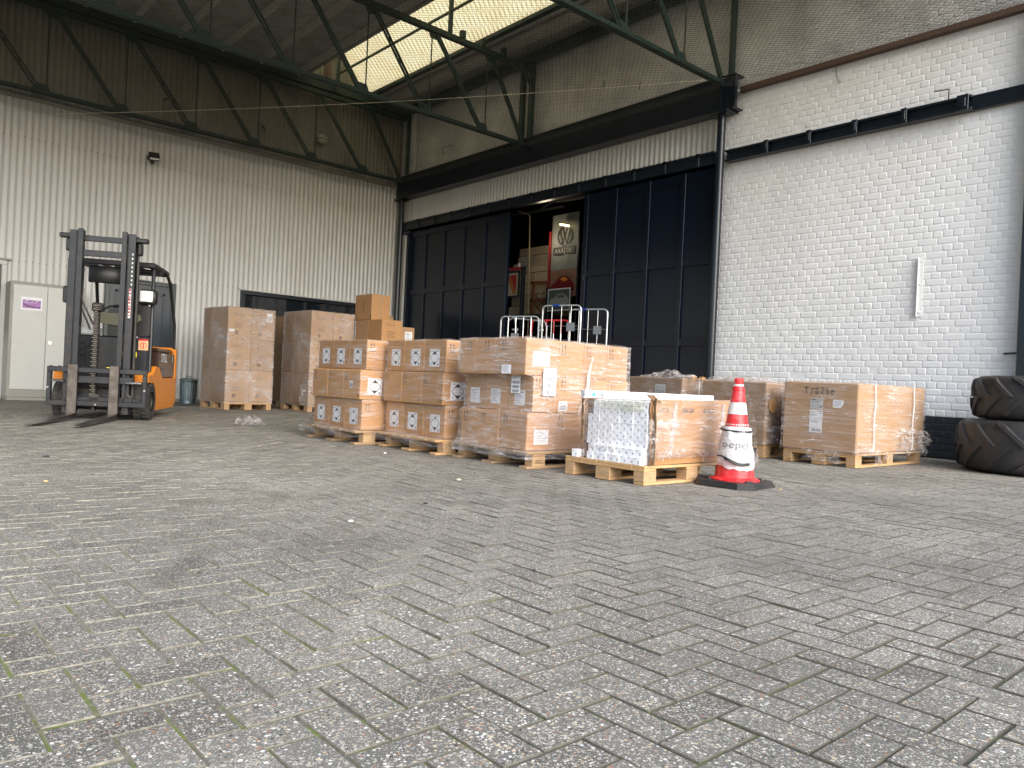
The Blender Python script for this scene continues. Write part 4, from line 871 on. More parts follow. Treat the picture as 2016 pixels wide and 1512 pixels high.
# ---- third pallet, the big front load
pallet('pallet with a dark front board under the big load of labelled cartons', (4.35, 4.72, 0), R(-.5), 1.32, 1.05, .07, 'x', woodg, stamp='1000KG')
T3 = ((4.44, 4.78), 0); zs = [.145, .470, .785, 1.105]; G3 = 'cartons on the big labelled load'
X3 = [[-.05, .30, .64, .96, 1.23], [.005, .30, .67, .96, 1.24], [-.10, .30, .62, .93, 1.23]]
Y3 = [[0, .365, .665, .925], [0, .335, .65, .925], [0, .40, .67, .915]]
for L in range(3):
    h = zs[L + 1] - zs[L]
    for j in range(3):
        y0, y1 = Y3[L][j], Y3[L][j + 1]; dec = []; ex = ''
        if L == 0: dec.append(('arrows', 'x', .05, .22, 1.2)); ex = 'with printed arrows'
        if L == 1: dec += [('sheet', 'x', (y1 - y0) / 2 - .07, .055, .135, .135, 'text')]; ex = 'white text label'
        if L == 2: dec.append(('arrows', 'x', .12 if j else .09, .225, 1.2)); ex = 'arrows under the film'
        if j == 0:
            if L == 2: dec.append(('sheet', 'y', .085, .085, .20, .125, 'text'))
            if L == 0: dec.append(('sheet', 'y', .085, .055, .17, .125, 'text'))
            if L == 1: dec.append(('arrows', 'y', .02, .215, 1.25))
        carton('%s carton in the %s layer of the big labelled load, %s' % (('near', 'middle', 'far')[j], lay[L], ex), T3, (X3[L][0], y0, zs[L]), (X3[L][1] - X3[L][0] if j == 0 else .36, y1 - y0, h), G3, dec, tapev='')
    for k in range(1, 4):
        dec = [('arrows', 'y', .03, .215, 1.2)]
        if L == 1 and k == 1: dec = [('arrows', 'y', .04, .215, 1.2), ('sheet', 'y', .02, .02, .105, .085, 'bar1')]
        carton('%s carton along the bright right side of the big labelled load, %s layer' % (('', 'second', 'third', 'last')[k], lay[L]), T3, (X3[L][k], .012 if L != 1 else .004, zs[L]), (X3[L][k + 1] - X3[L][k], .40, h), G3, dec, tapev='', m=card)
wrap('stretch_wrap', 'hazy stretch film wound round the big load of labelled cartons', T3,
     [(.075, -.10, 1.27, -.055, .97), (.155, -.10, 1.27, -.05, .965), (.19, -.065, 1.25, -.015, .945), (.26, -.058, 1.242, -.008, .935), (.455, -.056, 1.242, -.008, .932), (.485, -.008, 1.246, -.010, .932), (.765, -.006, 1.246, -.010, .932), (.80, -.105, 1.24, -.008, .925), (1.108, -.106, 1.238, -.008, .922)],
     filmh, .005, seed=9, group='film round the labelled load')
def docsheet(label, fr_, w, h, style, name='document'):
    q = MB(); sheet(q, fr_, w, h, style); return tag(q.build(name, [paper, ink, inkg], smooth=False), label, 'document', 'delivery papers stuck on the film')
docsheet('barcode sheet stuck over the left side of the labelled load', Fr((4.425, 5.045, .63), (0, -1, 0), (0, 0, 1), (-1, 0, 0)), .118, .155, 'bars')
docsheet('creased paper flap above the barcode sheet on the labelled load', Fr((4.322, 5.065, .795), (0, -1, .02), (0, 0, 1), (-1, 0, -.06)), .125, .075, 'text')
docsheet('barcode sheet stuck on the bright right side of the labelled load', Fr((4.535, 4.76, .62), (1, 0, 0), (0, 0, 1), (0, -1, .05)), .155, .235, 'bars')
q = MB()
for i, (x, z) in enumerate([(5.13, .98), (5.10, .9), (5.09, .82), (5.06, .72), (5.05, .62), (5.0, .53), (4.98, .48)]): pass
strip = [(5.13, 4.75, .99), (5.10, 4.742, .9), (5.085, 4.745, .82), (5.075, 4.74, .72), (5.04, 4.744, .62), (4.99, 4.742, .53), (4.965, 4.745, .46)]
vs_ = []
for i, p in enumerate(strip):
    w = [.004, .016, .02, .018, .014, .009, .003][i]; vs_ += [(p[0] - w, p[1], p[2]), (p[0], p[1] - .012, p[2] + .004), (p[0] + w, p[1], p[2])]
q.add(vs_, [f for i in range(6) for f in ((3 * i, 3 * i + 1, 3 * i + 4, 3 * i + 3), (3 * i + 1, 3 * i + 2, 3 * i + 5, 3 * i + 4))])
tag(q.build('film_tail', bagm), 'twisted white tail of film hanging down the bright side of the labelled load', 'film')

# ---- front pallet with the long white boxes
pallet('light new pallet under the torn carton of long white boxes, behind the cone', (4.50, 3.60, 0), 0, 1.20, .82, 0, 'x', wood)
def white_box(label, c, L, w, h, rz=0, ry=0, face=True, grp='long white boxes in the torn carton'):
    t = thing('white_box', label, 'box', c, rz, grp); t.rotation_euler = (0, ry, rz) if ry else t.rotation_euler
    b = MB(); b.box(0, L, -w / 2, w / 2, 0, h, .0025); local(t, 'box_body', b, whitebox)
    if face:
        f = Fr((0, w / 2, 0), (0, -1, 0), (0, 0, 1), (-1, 0, 0)); q = MB()
        f.rect(q, w * .14, w * .46, h * .78, h * .85, .0008, 0); f.rect(q, w * .62, w * .86, h * .22, h * .50, .0008, 1); f.rect(q, w * .2, w * .82, h * .60, h * .62, .0008, 1)
        local(t, 'end_print', q, [inkg, mat('pale_print', (.42, .42, .45), .6)], smooth=False)
    return t
bw_, bh_ = .0685, .0595; yb = 3.635
for r_ in range(8):
    nb_ = 9
    for cI in range(9):
        sk = (0, .0, .004, .010, .014, .012, .014, .016)[r_]; x = 4.528 + (0 if r_ == 0 else .006 if r_ == 1 else .028) + random.uniform(-.004, .004)
        if r_ == 0: x -= .022
        if r_ == 1: x -= .014
        y = yb + bw_ / 2 + cI * bw_ + (0 if r_ > 1 else .008) - sk * (cI == 8) 
        if cI == 8 and r_ in (0, 1): continue
        if cI == 8 and r_ in (6, 7): continue
        white_box('white box, %s from the left in the %s row up inside the torn carton' % (ORD[(8 if r_ not in (0, 1, 6, 7) else 7) - cI], ORD[r_]), (x, y + random.uniform(-.0012, .0012), .1445 + r_ * bh_), 1.12, bw_ - .0015, bh_ - .001)
wb = white_box('single short white box standing beside the stacked rows on the left pallet corner', (4.50, 4.318, .1445), .20, .062, .062, R(2))
q = MB(); f = Fr((0, -.031, 0), (1, 0, 0), (0, 0, 1), (0, -1, 0)); f.rect(q, .10, .16, .008, .05, .0008); local(wb, 'teal_print', q, teal, smooth=False)
lb = white_box('long white box with teal print lying on top of the torn carton', (4.44, 4.20, .628), 1.30, .066, .058, R(-15), 0, True, 'long white boxes on top of the carton')
q = MB(); f = Fr((0, -.033, 0), (1, 0, 0), (0, 0, 1), (0, -1, 0))
for x, w in ((.03, .012), (.048, .012), (.066, .03)): f.rect(q, x, x + w, .012, .040, .0008, 0)
f.rect(q, .07, .17, .036, .042, .0008, 0); f.rect(q, .145, .175, .004, .036, .0008, 1); local(lb, 'teal_print', q, [teal, inkg], smooth=False)
white_box('second long white box lying behind the one with teal print', (4.60, 4.30, .628), 1.30, .066, .058, R(-14), 0, True, 'long white boxes on top of the carton')
tc = thing('torn_carton', 'large brown carton with its left end torn open around long white boxes', 'carton', (4.6, 3.6, .144))
def panel(pts_, thick, m, name, parent):
    q = MB(); q.add(pts_, [(0, 1, 2, 3)]); o = q.build(name, m, parent); return o
def sheet_grid(mb, o, r, u, n, W_, H_, nu, nv, amp, seed, edge=None):
    o, r, u, n = map(Vector, (o, r, u, n)); vs = []; fs = []
    for k in range(2):
        for i in range(nu + 1):
            for j in range(nv + 1):
                a, b = i / nu, j / nv; d = amp * noise.noise(Vector((a * 3 + seed, b * 3, seed))) + amp * .3 * noise.noise(Vector((a * 11 + seed, b * 9, seed)))
                w0 = edge(b) if edge else 0
                vs.append(o + r * (w0 + (W_ - w0) * a) + u * (H_ * b) + n * (d - k * .006))
    m1 = (nu + 1) * (nv + 1)
    for i in range(nu):
        for j in range(nv):
            a = i * (nv + 1) + j; fs.append((a, a + nv + 1, a + nv + 2, a + 1)); fs.append((m1 + a, m1 + a + 1, m1 + a + nv + 2, m1 + a + nv + 1))
    for j in range(nv): a = j; fs.append((a, a + 1, m1 + a + 1, m1 + a)); a = nu * (nv + 1) + j; fs.append((a, m1 + a, m1 + a + 1, a + 1))
    for i in range(nu): a = i * (nv + 1) + nv; fs.append((a, a + nv + 1, m1 + a + nv + 1, m1 + a)); a = i * (nv + 1); fs.append((a, m1 + a, m1 + a + nv + 1, a + nv + 1))
    mb.add(vs, fs)
q = MB(); sheet_grid(q, (4.57, 3.605, .146), (1, 0, .012), (0, 0, 1), (0, -1, 0), 1.15, .495, 14, 12, .012, 2, lambda b: .02 * noise.noise(Vector((b * 9, 1, 1))) - .02 * b); q.build('front_panel', card, tc, ang=60)
q = MB(); q.box(4.58, 5.70, 4.262, 4.268, .146, .62); q.box(5.70, 5.706, 3.61, 4.26, .146, .63); q.build('rear_panels', card, tc)
q = MB(); sheet_grid(q, (4.575, 3.60, .15), (-.35, -.9, 0), (0, 0, 1), (-.9, .35, 0), .05, .50, 3, 14, .016, 6, lambda b: .018 * math.sin(b * 40)); q.build('torn_edge', cardin, tc, ang=60)
q = MB(); sheet_grid(q, (4.56, 3.60, .625), (.55, -.5, -.1), (-.7, .15, .65), (0, -1, 0), .09, .085, 4, 5, .02, 12); q.build('torn_flap', cardin, tc, ang=60)
q = MB(); sheet_grid(q, (4.55, 4.28, .16), (.25, 1, 0), (-.02, 0, 1), (-1, 0, 0), .03, .46, 3, 12, .012, 3, lambda b: .015 * math.sin(b * 30)); q.build('torn_edge', cardin, tc, ang=60)
for x in (4.78, 5.44):
    q = MB(); sheet_grid(q, (x, 3.592, .22), (1, 0, 0), (.10 if x < 5 else .06, 0, 1), (0, -1, 0), .045, .40, 1, 6, .004, 1); tag(q.build('packing_tape', film_mat('tape_film', .3, .6)), '%s pale tape band down the front of the torn carton' % ('left' if x < 5 else 'right'), 'tape', 'pale tape bands')
q = MB(); f = Fr((4.60, 3.592, .55), (1, 0, 0), (0, 0, 1), (0, -1, 0))
for x0 in (.06, .12, .33, .36, .41, .44, .60, .65, .70): f.rect(q, x0, x0 + .022, .0, .014, .006); f.rect(q, x0, x0 + .03, .022, .030, .006)
q.build('faded_print', inkb, tc, smooth=False)
T4 = ((4.5, 3.6), 0)
wrap('stretch_wrap', 'bunched stretch film wound round the torn carton and its white boxes', T4, [(.20, .085, 1.22, -.022, .70), (.24, .085, 1.22, -.026, .70), (.29, .088, 1.22, -.018, .70), (.60, .085, 1.22, -.014, .70), (.655, .085, 1.22, -.01, .70)], filmh, .006, top=False, seed=14, group='film round the torn carton')
crumple('film_scrap', 'torn shiny film hanging over the ends of the white boxes', (4.50, 4.04, .40), (.30, .42, .03), filmc, 30, .8, seed=3, vert=(-1, 0, .1))
crumple('film_scrap', 'greenish folded film tucked over the top row of white boxes', (4.525, 3.90, .585), (.56, .09, .03), film_mat('greenish_film', .35, .75, scl=(9, 9, 9), tint=(.70, .72, .58)), 22, .7, seed=8, vert=(-1, 0, .4))
crumple('film_scrap', 'bunched film rope along the foot of the torn carton front', (5.05, 3.57, .235), (.95, .06, .03), filmc, 26, 1.0, seed=11, vert=(0, -1, 0))
crumple('film_scrap', 'wrinkled film over the torn front corner of the carton', (4.60, 3.56, .34), (.22, .30, .04), filmc, 20, .9, seed=21, vert=(-.6, -1, 0))

# ---- two big cartons behind and the carton marked by hand
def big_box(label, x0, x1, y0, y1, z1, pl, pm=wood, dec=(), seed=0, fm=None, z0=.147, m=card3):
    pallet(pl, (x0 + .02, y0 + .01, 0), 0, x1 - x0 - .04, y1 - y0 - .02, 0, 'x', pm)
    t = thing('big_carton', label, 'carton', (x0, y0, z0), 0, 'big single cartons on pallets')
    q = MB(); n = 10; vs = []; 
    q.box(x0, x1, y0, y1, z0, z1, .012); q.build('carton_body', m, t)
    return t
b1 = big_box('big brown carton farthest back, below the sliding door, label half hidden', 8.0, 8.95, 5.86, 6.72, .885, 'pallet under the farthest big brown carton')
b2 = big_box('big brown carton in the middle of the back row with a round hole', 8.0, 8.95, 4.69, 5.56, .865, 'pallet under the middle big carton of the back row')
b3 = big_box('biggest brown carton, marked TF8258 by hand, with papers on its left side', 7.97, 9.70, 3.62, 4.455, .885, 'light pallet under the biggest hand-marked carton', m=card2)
def face(x, y, z): return Fr((x, y, z), (0, -1, 0), (0, 0, 1), (-1, 0, 0))
f = face(7.967, 4.455, .147)
q = MB(); x = .245
for i, chh in enumerate('TF8258'):
    s_ = f.sub(x, .61 + [0, -.008, -.002, .004, -.002, -.006][i], R([4, -6, 3, -3, 5, -2][i])); x += text_mb(q, s_, chh, 0, 0, .105, .0035, 0, .001, .80) + .018
q.build('handwriting', ink, b3, smooth=False)
q = MB(); fs_ = f.sub(.315, .455, R(-1)); fs_.rect(q, 0, .145, 0, .11, .0015, 0); fs_.rect(q, .01, .06, .09, .102, .002, 1)
for i in range(5): fs_.rect(q, .01, .05, .012 + .014 * i, .017 + .014 * i, .002, 2); fs_.rect(q, .055, .10, .012 + .014 * i, .016 + .014 * i, .002, 2)
fs_.rect(q, .065, .135, .092, .098, .002, 2); fs_.rect(q, .01, .11, .075, .080, .002, 2); fs_.rect(q, .105, .135, .01, .035, .002, 2)
q.build('parts_label', [mat('grey_paper', (.50, .51, .50), .5, var=.04), ink, inkg], b3, smooth=False)
q = MB(); fs_ = f.sub(.312, .195, R(-1)); fs_.rect(q, 0, .145, 0, .245, .0015, 0); fs_.poly(q, [(.025, .231), (.033, .238), (.041, .231), (.033, .224)], .002, 1)
fs_.rect(q, .012, .05, .214, .218, .002, 1); fs_.rect(q, .075, .135, .228, .236, .002, 2); fs_.rect(q, .10, .135, .213, .217, .002, 2); fs_.rect(q, .10, .135, .204, .208, .002, 2)
fs_.rect(q, .01, .085, .185, .190, .002, 1); fs_.rect(q, .01, .03, .17, .174, .002, 1); fs_.rect(q, .01, .092, .118, .123, .002, 1); fs_.rect(q, .01, .10, .104, .107, .002, 2)
for y_ in (.155, .135, .08, .062): fs_.rect(q, .008, .137, y_, y_ + .0012, .002, 2)
text_mb(q, fs_, '051436', .032, .014, .040, .002, 1, .03, .82); fs_.rect(q, .006, .014, .02, .028, .002, 1)
q.build('delivery_label', [paper, ink, inkg], b3, smooth=False)
q = MB(); fs_ = f.sub(.565, .47, R(-1)); fs_.poly(q, [(0, 0), (.085, 0), (.118, .045), (.118, .085), (0, .088)], .0015, 0); fs_.poly(q, [(0, .001), (.022, .001), (.012, .014), (0, .013)], .002, 3)
for i in range(4): fs_.rect(q, .01, .10 - .01 * i, .066 - .014 * i, .070 - .014 * i, .002, 2)
q.build('cut_label', [paper, ink, inkg, yellow], b3, smooth=False)
wrap('stretch_wrap', 'clear glossy film drawn round the biggest hand-marked carton', ((7.97, 3.62), 0), [(.135, -.015, 1.745, -.02, .85), (.20, -.01, 1.74, -.012, .845), (.5, -.008, 1.738, -.008, .843), (.888, -.008, 1.738, -.008, .843)], film_mat('stretch_film_big', .06, .6, scl=(1.5, 1.5, 30), rot=(-.12, .10, 0)), .008, seed=31, group='film round the back-row cartons')
wrap('stretch_wrap', 'loose film round the middle big carton of the back row', ((8.0, 4.69), 0), [(.15, -.008, .958, -.008, .878), (.5, -.008, .958, -.008, .878), (.868, -.008, .958, -.008, .878)], film, .008, seed=37, group='film round the back-row cartons')
wrap('stretch_wrap', 'loose film round the farthest big carton of the back row', ((8.0, 5.86), 0), [(.15, -.008, .958, -.008, .868), (.5, -.008, .958, -.008, .868), (.888, -.008, .958, -.008, .868)], film, .008, seed=41, group='film round the back-row cartons')
for i, (x, lab) in enumerate(((8.32, 'left white strap down the bright side of the biggest carton'), (9.33, 'right white strap down the bright side of the biggest carton'))):
    q = MB(); pts = [(x + .012 * math.sin(k * .9), 3.60 - .003, .16 + .73 * k / 12) for k in range(13)]; q.tube(pts, .0065, 6); tag(q.build('strap', whitep), lab, 'strap', 'white straps')
q = MB(); q.tube([(8.42, 4.675, .30 + .57 * k / 6) for k in range(7)], .006, 6); tag(q.build('strap', whitep), 'white strap down the side of the middle back-row carton', 'strap')
q = MB(); q.tube([(8.34, 5.845, .35 + .53 * k / 6) for k in range(7)], .006, 6); tag(q.build('strap', whitep), 'white strap down the side of the farthest back-row carton', 'strap')
q = MB(); f = Fr((7.99, 6.28, .64), (0, -1, 0), (0, 0, 1), (-1, 0, 0)); sheet(q, f, .17, .16, 'bar1'); q.build('pale_label', [mat('grey_paper2', (.36, .36, .34), .5), inkg, inkg], b1, smooth=False)
q = MB(); f = Fr((7.99, 5.12, .755), (0, -1, 0), (0, 0, 1), (-1, 0, 0)); sheet(q, f, .105, .06, 'text', 4); q.build('small_label', [paper, ink, inkg], b2, smooth=False)
q = MB(); q.cyl((8.12, 4.672, .60), (8.12, 4.667, .60), .085, n=24); q.build('round_flap', card, b2)
for i, (c, sz, n_, sd_, vt, lab) in enumerate((((8.3, 5.2, .872), (.6, .8, .10), 26, 4, None, 'crumpled clear film heaped on top of the middle back-row carton'), ((8.3, 6.3, .89), (.5, .8, .09), 22, 5, None, 'crumpled film lying on top of the farthest carton'),
        ((7.94, 3.98, .09), (.42, .13, .10), 22, 6, (-1, 0, 0), 'wad of torn film hanging below the biggest carton at its left side'), ((9.1, 3.58, .26), (.30, .34, .09), 24, 7, (0, -1, 0), 'puffed torn film low on the bright side of the biggest carton'),
        ((9.55, 3.58, .24), (.26, .30, .10), 22, 12, (0, -1, 0), 'puffed torn film at the far low corner of the biggest carton'), ((8.05, 3.58, .20), (.26, .14, .05), 20, 9, (-.5, -1, 0), 'bunched film round the near bottom corner of the biggest carton'),
        ((8.35, 3.56, .10), (.16, .18, .05), 16, 15, (0, -1, 0), 'film tatter hanging over the pallet edge of the biggest carton'), ((8.6, 3.57, .11), (.20, .10, .05), 16, 19, (0, -1, 0), 'film shred caught between the pallet blocks of the biggest carton'), ((8.12, 4.665, .26), (.22, .22, .07), 18, 10, (-.3, -1, 0), 'crumpled film low on the side of the middle back-row carton'))):
    crumple('film_scrap', lab, c, sz, filmc, n_, 1.0, seed=sd_, vert=vt)
pk = MB()
for k in range(16):
    a = random.uniform(0, 6.28); r_ = random.uniform(.02, .12); p = Vector((8.10 + random.uniform(-.06, .35), 5.80 + random.uniform(-.02, .02), .895)); pts = [p + Vector((math.cos(a + t * .5) * r_ * t * .3, math.sin(a + t) * .03, .02 * math.sin(t * 1.3 + k))) for t in range(5)]; pk.tube(pts, .004, 4)
tag(pk.build('packing_straw', mat('tan_straw', (.55, .32, .15), .8)), 'tan packing straw on the edge of the farthest carton', 'straw', kind='stuff')

# ---- the tall stacks by the sheet wall
def tall(label, T, W_, D_, zs, cols_y, cols_x, grp, seed, m=card2, fm=filmt, pm=wood):
    pallet('pallet under the %s' % label, (T[0][0], T[0][1], 0), T[1], max(.8, D_), W_, 0, 'y', pm)
    for L in range(3):
        h = zs[L + 1] - zs[L]; cx = [0] + cols_x + [W_]; cyy = [0] + cols_y + [D_]
        for i in range(len(cx) - 1):
            dec = [('marks', 'y', .14, h * .72, 1.2), ('block', 'y', .12, h * .33, .19, .11), ('patch', 'y', .14, h * .14, .062)]
            if i == 0: dec += [('marks', 'x', .06, .40, .8), ('dot', 'x', -.06, .02)]
            if seed == 51 and L == 2 and i == 1: dec.append(('sheet', 'y', .30, h * .62, .11, .16, 'bar1'))
            if seed == 51 and L == 2 and i == 0: dec.append(('sheet', 'y', .03, h * .22, .10, .045, 'text'))
            carton('%s front carton in the %s layer of the %s' % (('left', 'right')[i], lay[L], label), T, (cx[i], 0, zs[L]), (cx[i + 1] - cx[i], cyy[1], h), grp, dec, m=m, tapev='y', jit=.15)
        for j in range(1, len(cyy) - 1):
            carton('rear left carton in the %s layer of the %s' % (lay[L], label), T, (0, cyy[j], zs[L]), (cx[1], cyy[j + 1] - cyy[j], h), grp, [('block', 'x', .10, .36, .14, .07)], m=m, tapev='', jit=.15)
            carton('rear right carton in the %s layer of the %s' % (lay[L], label), T, (cx[1], cyy[j], zs[L]), (cx[2] - cx[1], cyy[j + 1] - cyy[j], h), grp, [], m=m, tapev='', jit=.15)
    wrap('stretch_wrap', 'stretch film wound tightly round the %s' % label, T, [(.12, -.01, W_ + .01, -.01, D_ + .01), (zs[3] + .004, -.006, W_ + .006, -.006, D_ + .006)], fm, .004, seed=seed, group='film round the tall loads')
TT1 = ((5.33, 13.98), R(5)); TT2 = ((6.68, 13.4), R(3))
tall('first tall load by the sheet wall', TT1, .93, 1.0, [.15, .73, 1.31, 1.89], [.66], [.465], 'cartons of the first tall load', 51)
tall('second tall load by the sheet wall', TT2, .94, 1.05, [.15, .745, 1.34, 1.925], [.62], [.47], 'cartons of the second tall load', 61, pm=woodg)
T5 = ((7.05, 15.0), R(2)); pallet('pallet at the very back between the tall loads', (7.05, 15.0, 0), R(2), 1.0, .9, 0, 'y', woodg)
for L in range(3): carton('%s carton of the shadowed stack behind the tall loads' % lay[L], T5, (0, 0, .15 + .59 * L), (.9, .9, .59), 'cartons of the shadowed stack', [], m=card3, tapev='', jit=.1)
crumple('film_scrap', 'gathered tail of film hanging beside the pallet of the second tall load', (6.66, 13.55, .32), (.2, .42, .08), filmc, 20, 1.0, seed=71, vert=(-1, -.2, 0))
q = MB(); q.tube([(6.9, 13.37, .75), (6.86, 13.365, .6), (6.86, 13.365, .45), (6.89, 13.365, .33), (6.95, 13.37, .28)], .008, 5); tag(q.build('film_tail', filmc), 'curled strip of film down the front of the second tall load', 'film')
# loose cartons right of the second tall load
pallet('pallet under the loose cartons beside the second tall load', (7.64, 12.44, 0), 0, .84, 1.1, 0, 'y', woodg)
GL = 'loose cartons beside the second tall load'; TL = ((7.65, 12.48), 0)
for p, s_, lab, dc in (((0, 0, .145), (.45, .5, .56), 'lowest front carton under the loose pile', []), ((0, .5, .145), (.45, .5, .56), 'lowest rear carton under the loose pile', []),
        ((0, .0, .706), (.45, .5, .56), 'second-level front carton of the loose pile', []), ((0, .5, .706), (.45, .5, .56), 'second-level rear carton of the loose pile', []),
        ((0, .5, 1.268), (.45, .48, .552), 'dim rear carton directly below the topmost carton', [('marks', 'x', .12, .42, 1.0)]),
        ((0, 0, 1.268), (.45, .5, .552), 'bright front carton with printed signs below the topmost carton', [('marks', 'y', .12, .43, 1.2), ('block', 'y', .12, .20, .2, .16)]),
        ((.47, .10, 1.17), (.34, .45, .55), 'end carton with a white sheet, right of the loose pile', [('sheet', 'y', .12, .24, .17, .22, 'text')]),
        ((.47, .10, .145), (.34, .45, .51), 'lower plain carton stacked under the end carton with the white sheet', []), ((.47, .10, .657), (.34, .45, .511), 'upper plain carton stacked under the end carton with the white sheet', [])):
    carton(lab, TL, p, s_, GL, dc, tapev='y' if p[2] > 1.2 else '', m=card2 if 'dim' in lab or 'end' in lab else card)
t = carton('topmost carton, standing alone on the loose pile', ((7.66, 12.90), 0), (0, 0, 1.821), (.42, .62, .50), GL, [('column', 'x', .30, .17), ('marks', 'x', .10, .38, .6)], m=card, tapev='')
f = Fr((0, .002, 0), (1, 0, 0), (0, 0, 1), (0, -1, 0)); q = MB(); f.rect(q, .19, .235, .004, .496, .0004); local(t, 'tape', q, tape, smooth=False)
f = Fr((.002, .62, 0), (0, -1, 0), (0, 0, 1), (-1, 0, 0)); q = MB(); f.rect(q, .575, .612, .008, .09, .0008); local(t, 'ink_patch', q, ink, smooth=False)
carton('far dim carton showing its top right of the topmost carton', ((8.02, 13.3), 0), (.1, 0, 1.35), (.3, .4, .62), GL, [], tapev='', m=card2)
carton('tall plain carton supporting the far dim carton', ((8.02, 13.3), 0), (.1, 0, .01), (.3, .4, 1.335), GL, [], tapev='', m=card2)

# ================================================================ FORKLIFT (local: +x to its left side, -y forward)
FL = thing('forklift', 'orange and dark grey electric forklift parked with its forks pointing at the yard', 'forklift', (2.69, 11.21, 0), R(-28.3))
def P_(name, mb, m, par=FL, **k): return mb.build(name, m, par, world=False, **k)
def child(name, mb, m, par, **k): return mb.build(name, m, par, world=False, **k)
HW = .565
# wheels: solid tyres with side tread blocks
def fwheel(x, y, r, w, nm='wheel'):
    q = MB(); ax = Matrix(((0, 0, 1), (1, 0, 0), (0, 1, 0))); s = w / 2
    q.lathe([(r * .55, -s), (r * .93, -s), (r * .975, -s + .015), (r * .975, s - .015), (r * .93, s), (r * .55, s)], 40, (x, y, r), ax)
    t = P_('tyre', q, rubber); n = 22
    q = MB()
    for k in range(n):
        for sd_ in (-1, 1):
            a = 2 * math.pi * (k + (.5 if sd_ > 0 else 0)) / n
            er = Vector((0, math.cos(a), math.sin(a))); et = Vector((0, -math.sin(a), math.cos(a)))
            q.obox(Vector((x + sd_ * (s * .55), y, r)) + er * (r * .975), (1, 0, 0), et, er, s * .43, r * .105, .012, .005)
    child('tread_blocks', q, rubber, t)['kind'] = 'stuff'
    q = MB(); sgn_ = 1 if x > 0 else -1
    q.lathe([(r * .56, -s * .9), (r * .56, s * .75), (r * .50, s * .8), (r * .44, s * .45), (r * .22, s * .45), (r * .20, s * .85), (0.001, s * .85)], 28, (x, y, r), Matrix(((0, 0, sgn_), (1, 0, 0), (0, 1, 0))) if sgn_ > 0 else Matrix(((0, 0, -1), (-1, 0, 0), (0, 1, 0))))
    for k in range(6): a = k * math.pi / 3; q.cyl((x + sgn_ * s * .44, y + math.cos(a) * r * .33, r + math.sin(a) * r * .33), (x + sgn_ * s * .6, y + math.cos(a) * r * .33, r + math.sin(a) * r * .33), .012, n=6)
    child('rim', q, grime, t)
fwheel(.475, 0, .245, .19); fwheel(-.475, 0, .245, .19)
fwheel(.10, 1.25, .19, .14)
# chassis and bodywork
q = MB(); q.box(-.36, .36, -.10, 1.45, .12, .42, .02); q.box(-.38, .38, -.22, -.08, .22, .40, .01); P_('chassis', q, grime)
def side_poly(q, x0, x1, pts, mi=0): q.prism([(p[0], p[1]) for p in pts], (x0, 0, 0), (0, 1, 0), (0, 0, 1), (1, 0, 0), x1 - x0, mi)
for sx in (-1, 1):
    q = MB(); side_poly(q, sx * .33, sx * HW, [(.25, .12), (1.42, .12), (1.56, .20), (1.56, .56), (.60, .56), (.42, .70), (.22, .72), (.02, .60), (-.18, .60), (-.22, .56), (-.22, .50), (.10, .50), (.22, .40), (.27, .26)]); P_('side_skirt', q, orange, ang=30)
q = MB(); q.box(-HW, HW, 1.46, 1.62, .14, 1.02, .035); P_('counterweight', q, orange)
q = MB(); q.box(-HW + .01, HW - .008, .36, 1.455, .565, .92, .015); q.box(-HW + .03, HW - .03, .42, 1.45, .92, .98, .02); P_('battery_hood', q, mat('glossy_brown_panel', (.045, .026, .02), .18, var=.3))
q = MB(); f = Fr((HW - .006, .50, .60), (0, 1, 0), (0, 0, 1), (1, 0, 0)); text_mb(q, f, 'STILL', 0, .19, .165, .003, 0, .03, 1.05); f.rect(q, .74, .78, .20, .29, .003, 0)
text_mb(q, f, 'R 20-16', .0, .03, .13, .003, 1, .0, .85); P_('lettering', q, [whitep, inkg], smooth=False)
# front cowl and dashboard
q = MB(); q.box(-.44, .44, .02, .20, .36, 1.10, .02); q.box(-.50, .50, .10, .40, .60, .72, .02); q.box(.26, .50, -.02, .16, .40, 1.12, .02); q.box(-.50, -.26, -.02, .16, .40, 1.0, .02); P_('front_cowl', q, mastp)
q = MB(); q.prism([(-.02, 1.10), (.46, 1.10), (.50, 1.14), (.50, 1.50), (.44, 1.56), (.20, 1.58), (.10, 1.48), (-.02, 1.46)], (0, .02, 0), (1, 0, 0), (0, 0, 1), (0, 1, 0), .04); P_('moulded_shield', q, dark)
q = MB()
for k in range(6): q.beam((.14 + .045 * k, .012, 1.17), (.18 + .045 * k, .012, 1.30 + .018 * k), .012, .016, .003)
P_('shield_ribs', q, grime)
q = MB(); q.prism([(-.18, 1.40), (.38, 1.40), (.40, 1.33), (.26, 1.22), (-.10, 1.26), (-.18, 1.34)], (0, -.02, 0), (1, 0, 0), (0, 0, 1), (0, 1, 0), .05); P_('console', q, olive)
q = MB(); f = Fr((.10, -.026, .74), (1, 0, 0), (0, 0, 1), (0, -1, 0)); f = Fr((.28, -.024, .72), (1, 0, 0), (0, 0, 1), (0, -1, 0))
f.rect(q, .10, .22, .21, .36, .002, 1); f.rect(q, .10, .22, .335, .36, .003, 2); f.rect(q, .0, .085, .11, .18, .002, 0)
for a in range(10): t0, t1 = a * .628, (a + 1) * .628; f.line(q, (.16 + .04 * math.cos(t0), .27 + .04 * math.sin(t0)), (.16 + .04 * math.cos(t1), .27 + .04 * math.sin(t1)), .008, .004, 2)
f.rect(q, .153, .167, .24, .31, .004, 2); f.rect(q, .02, .09, .37, .385, .003, 3)
P_('sticker', q, [yellow, stick, redp, paper], smooth=False)
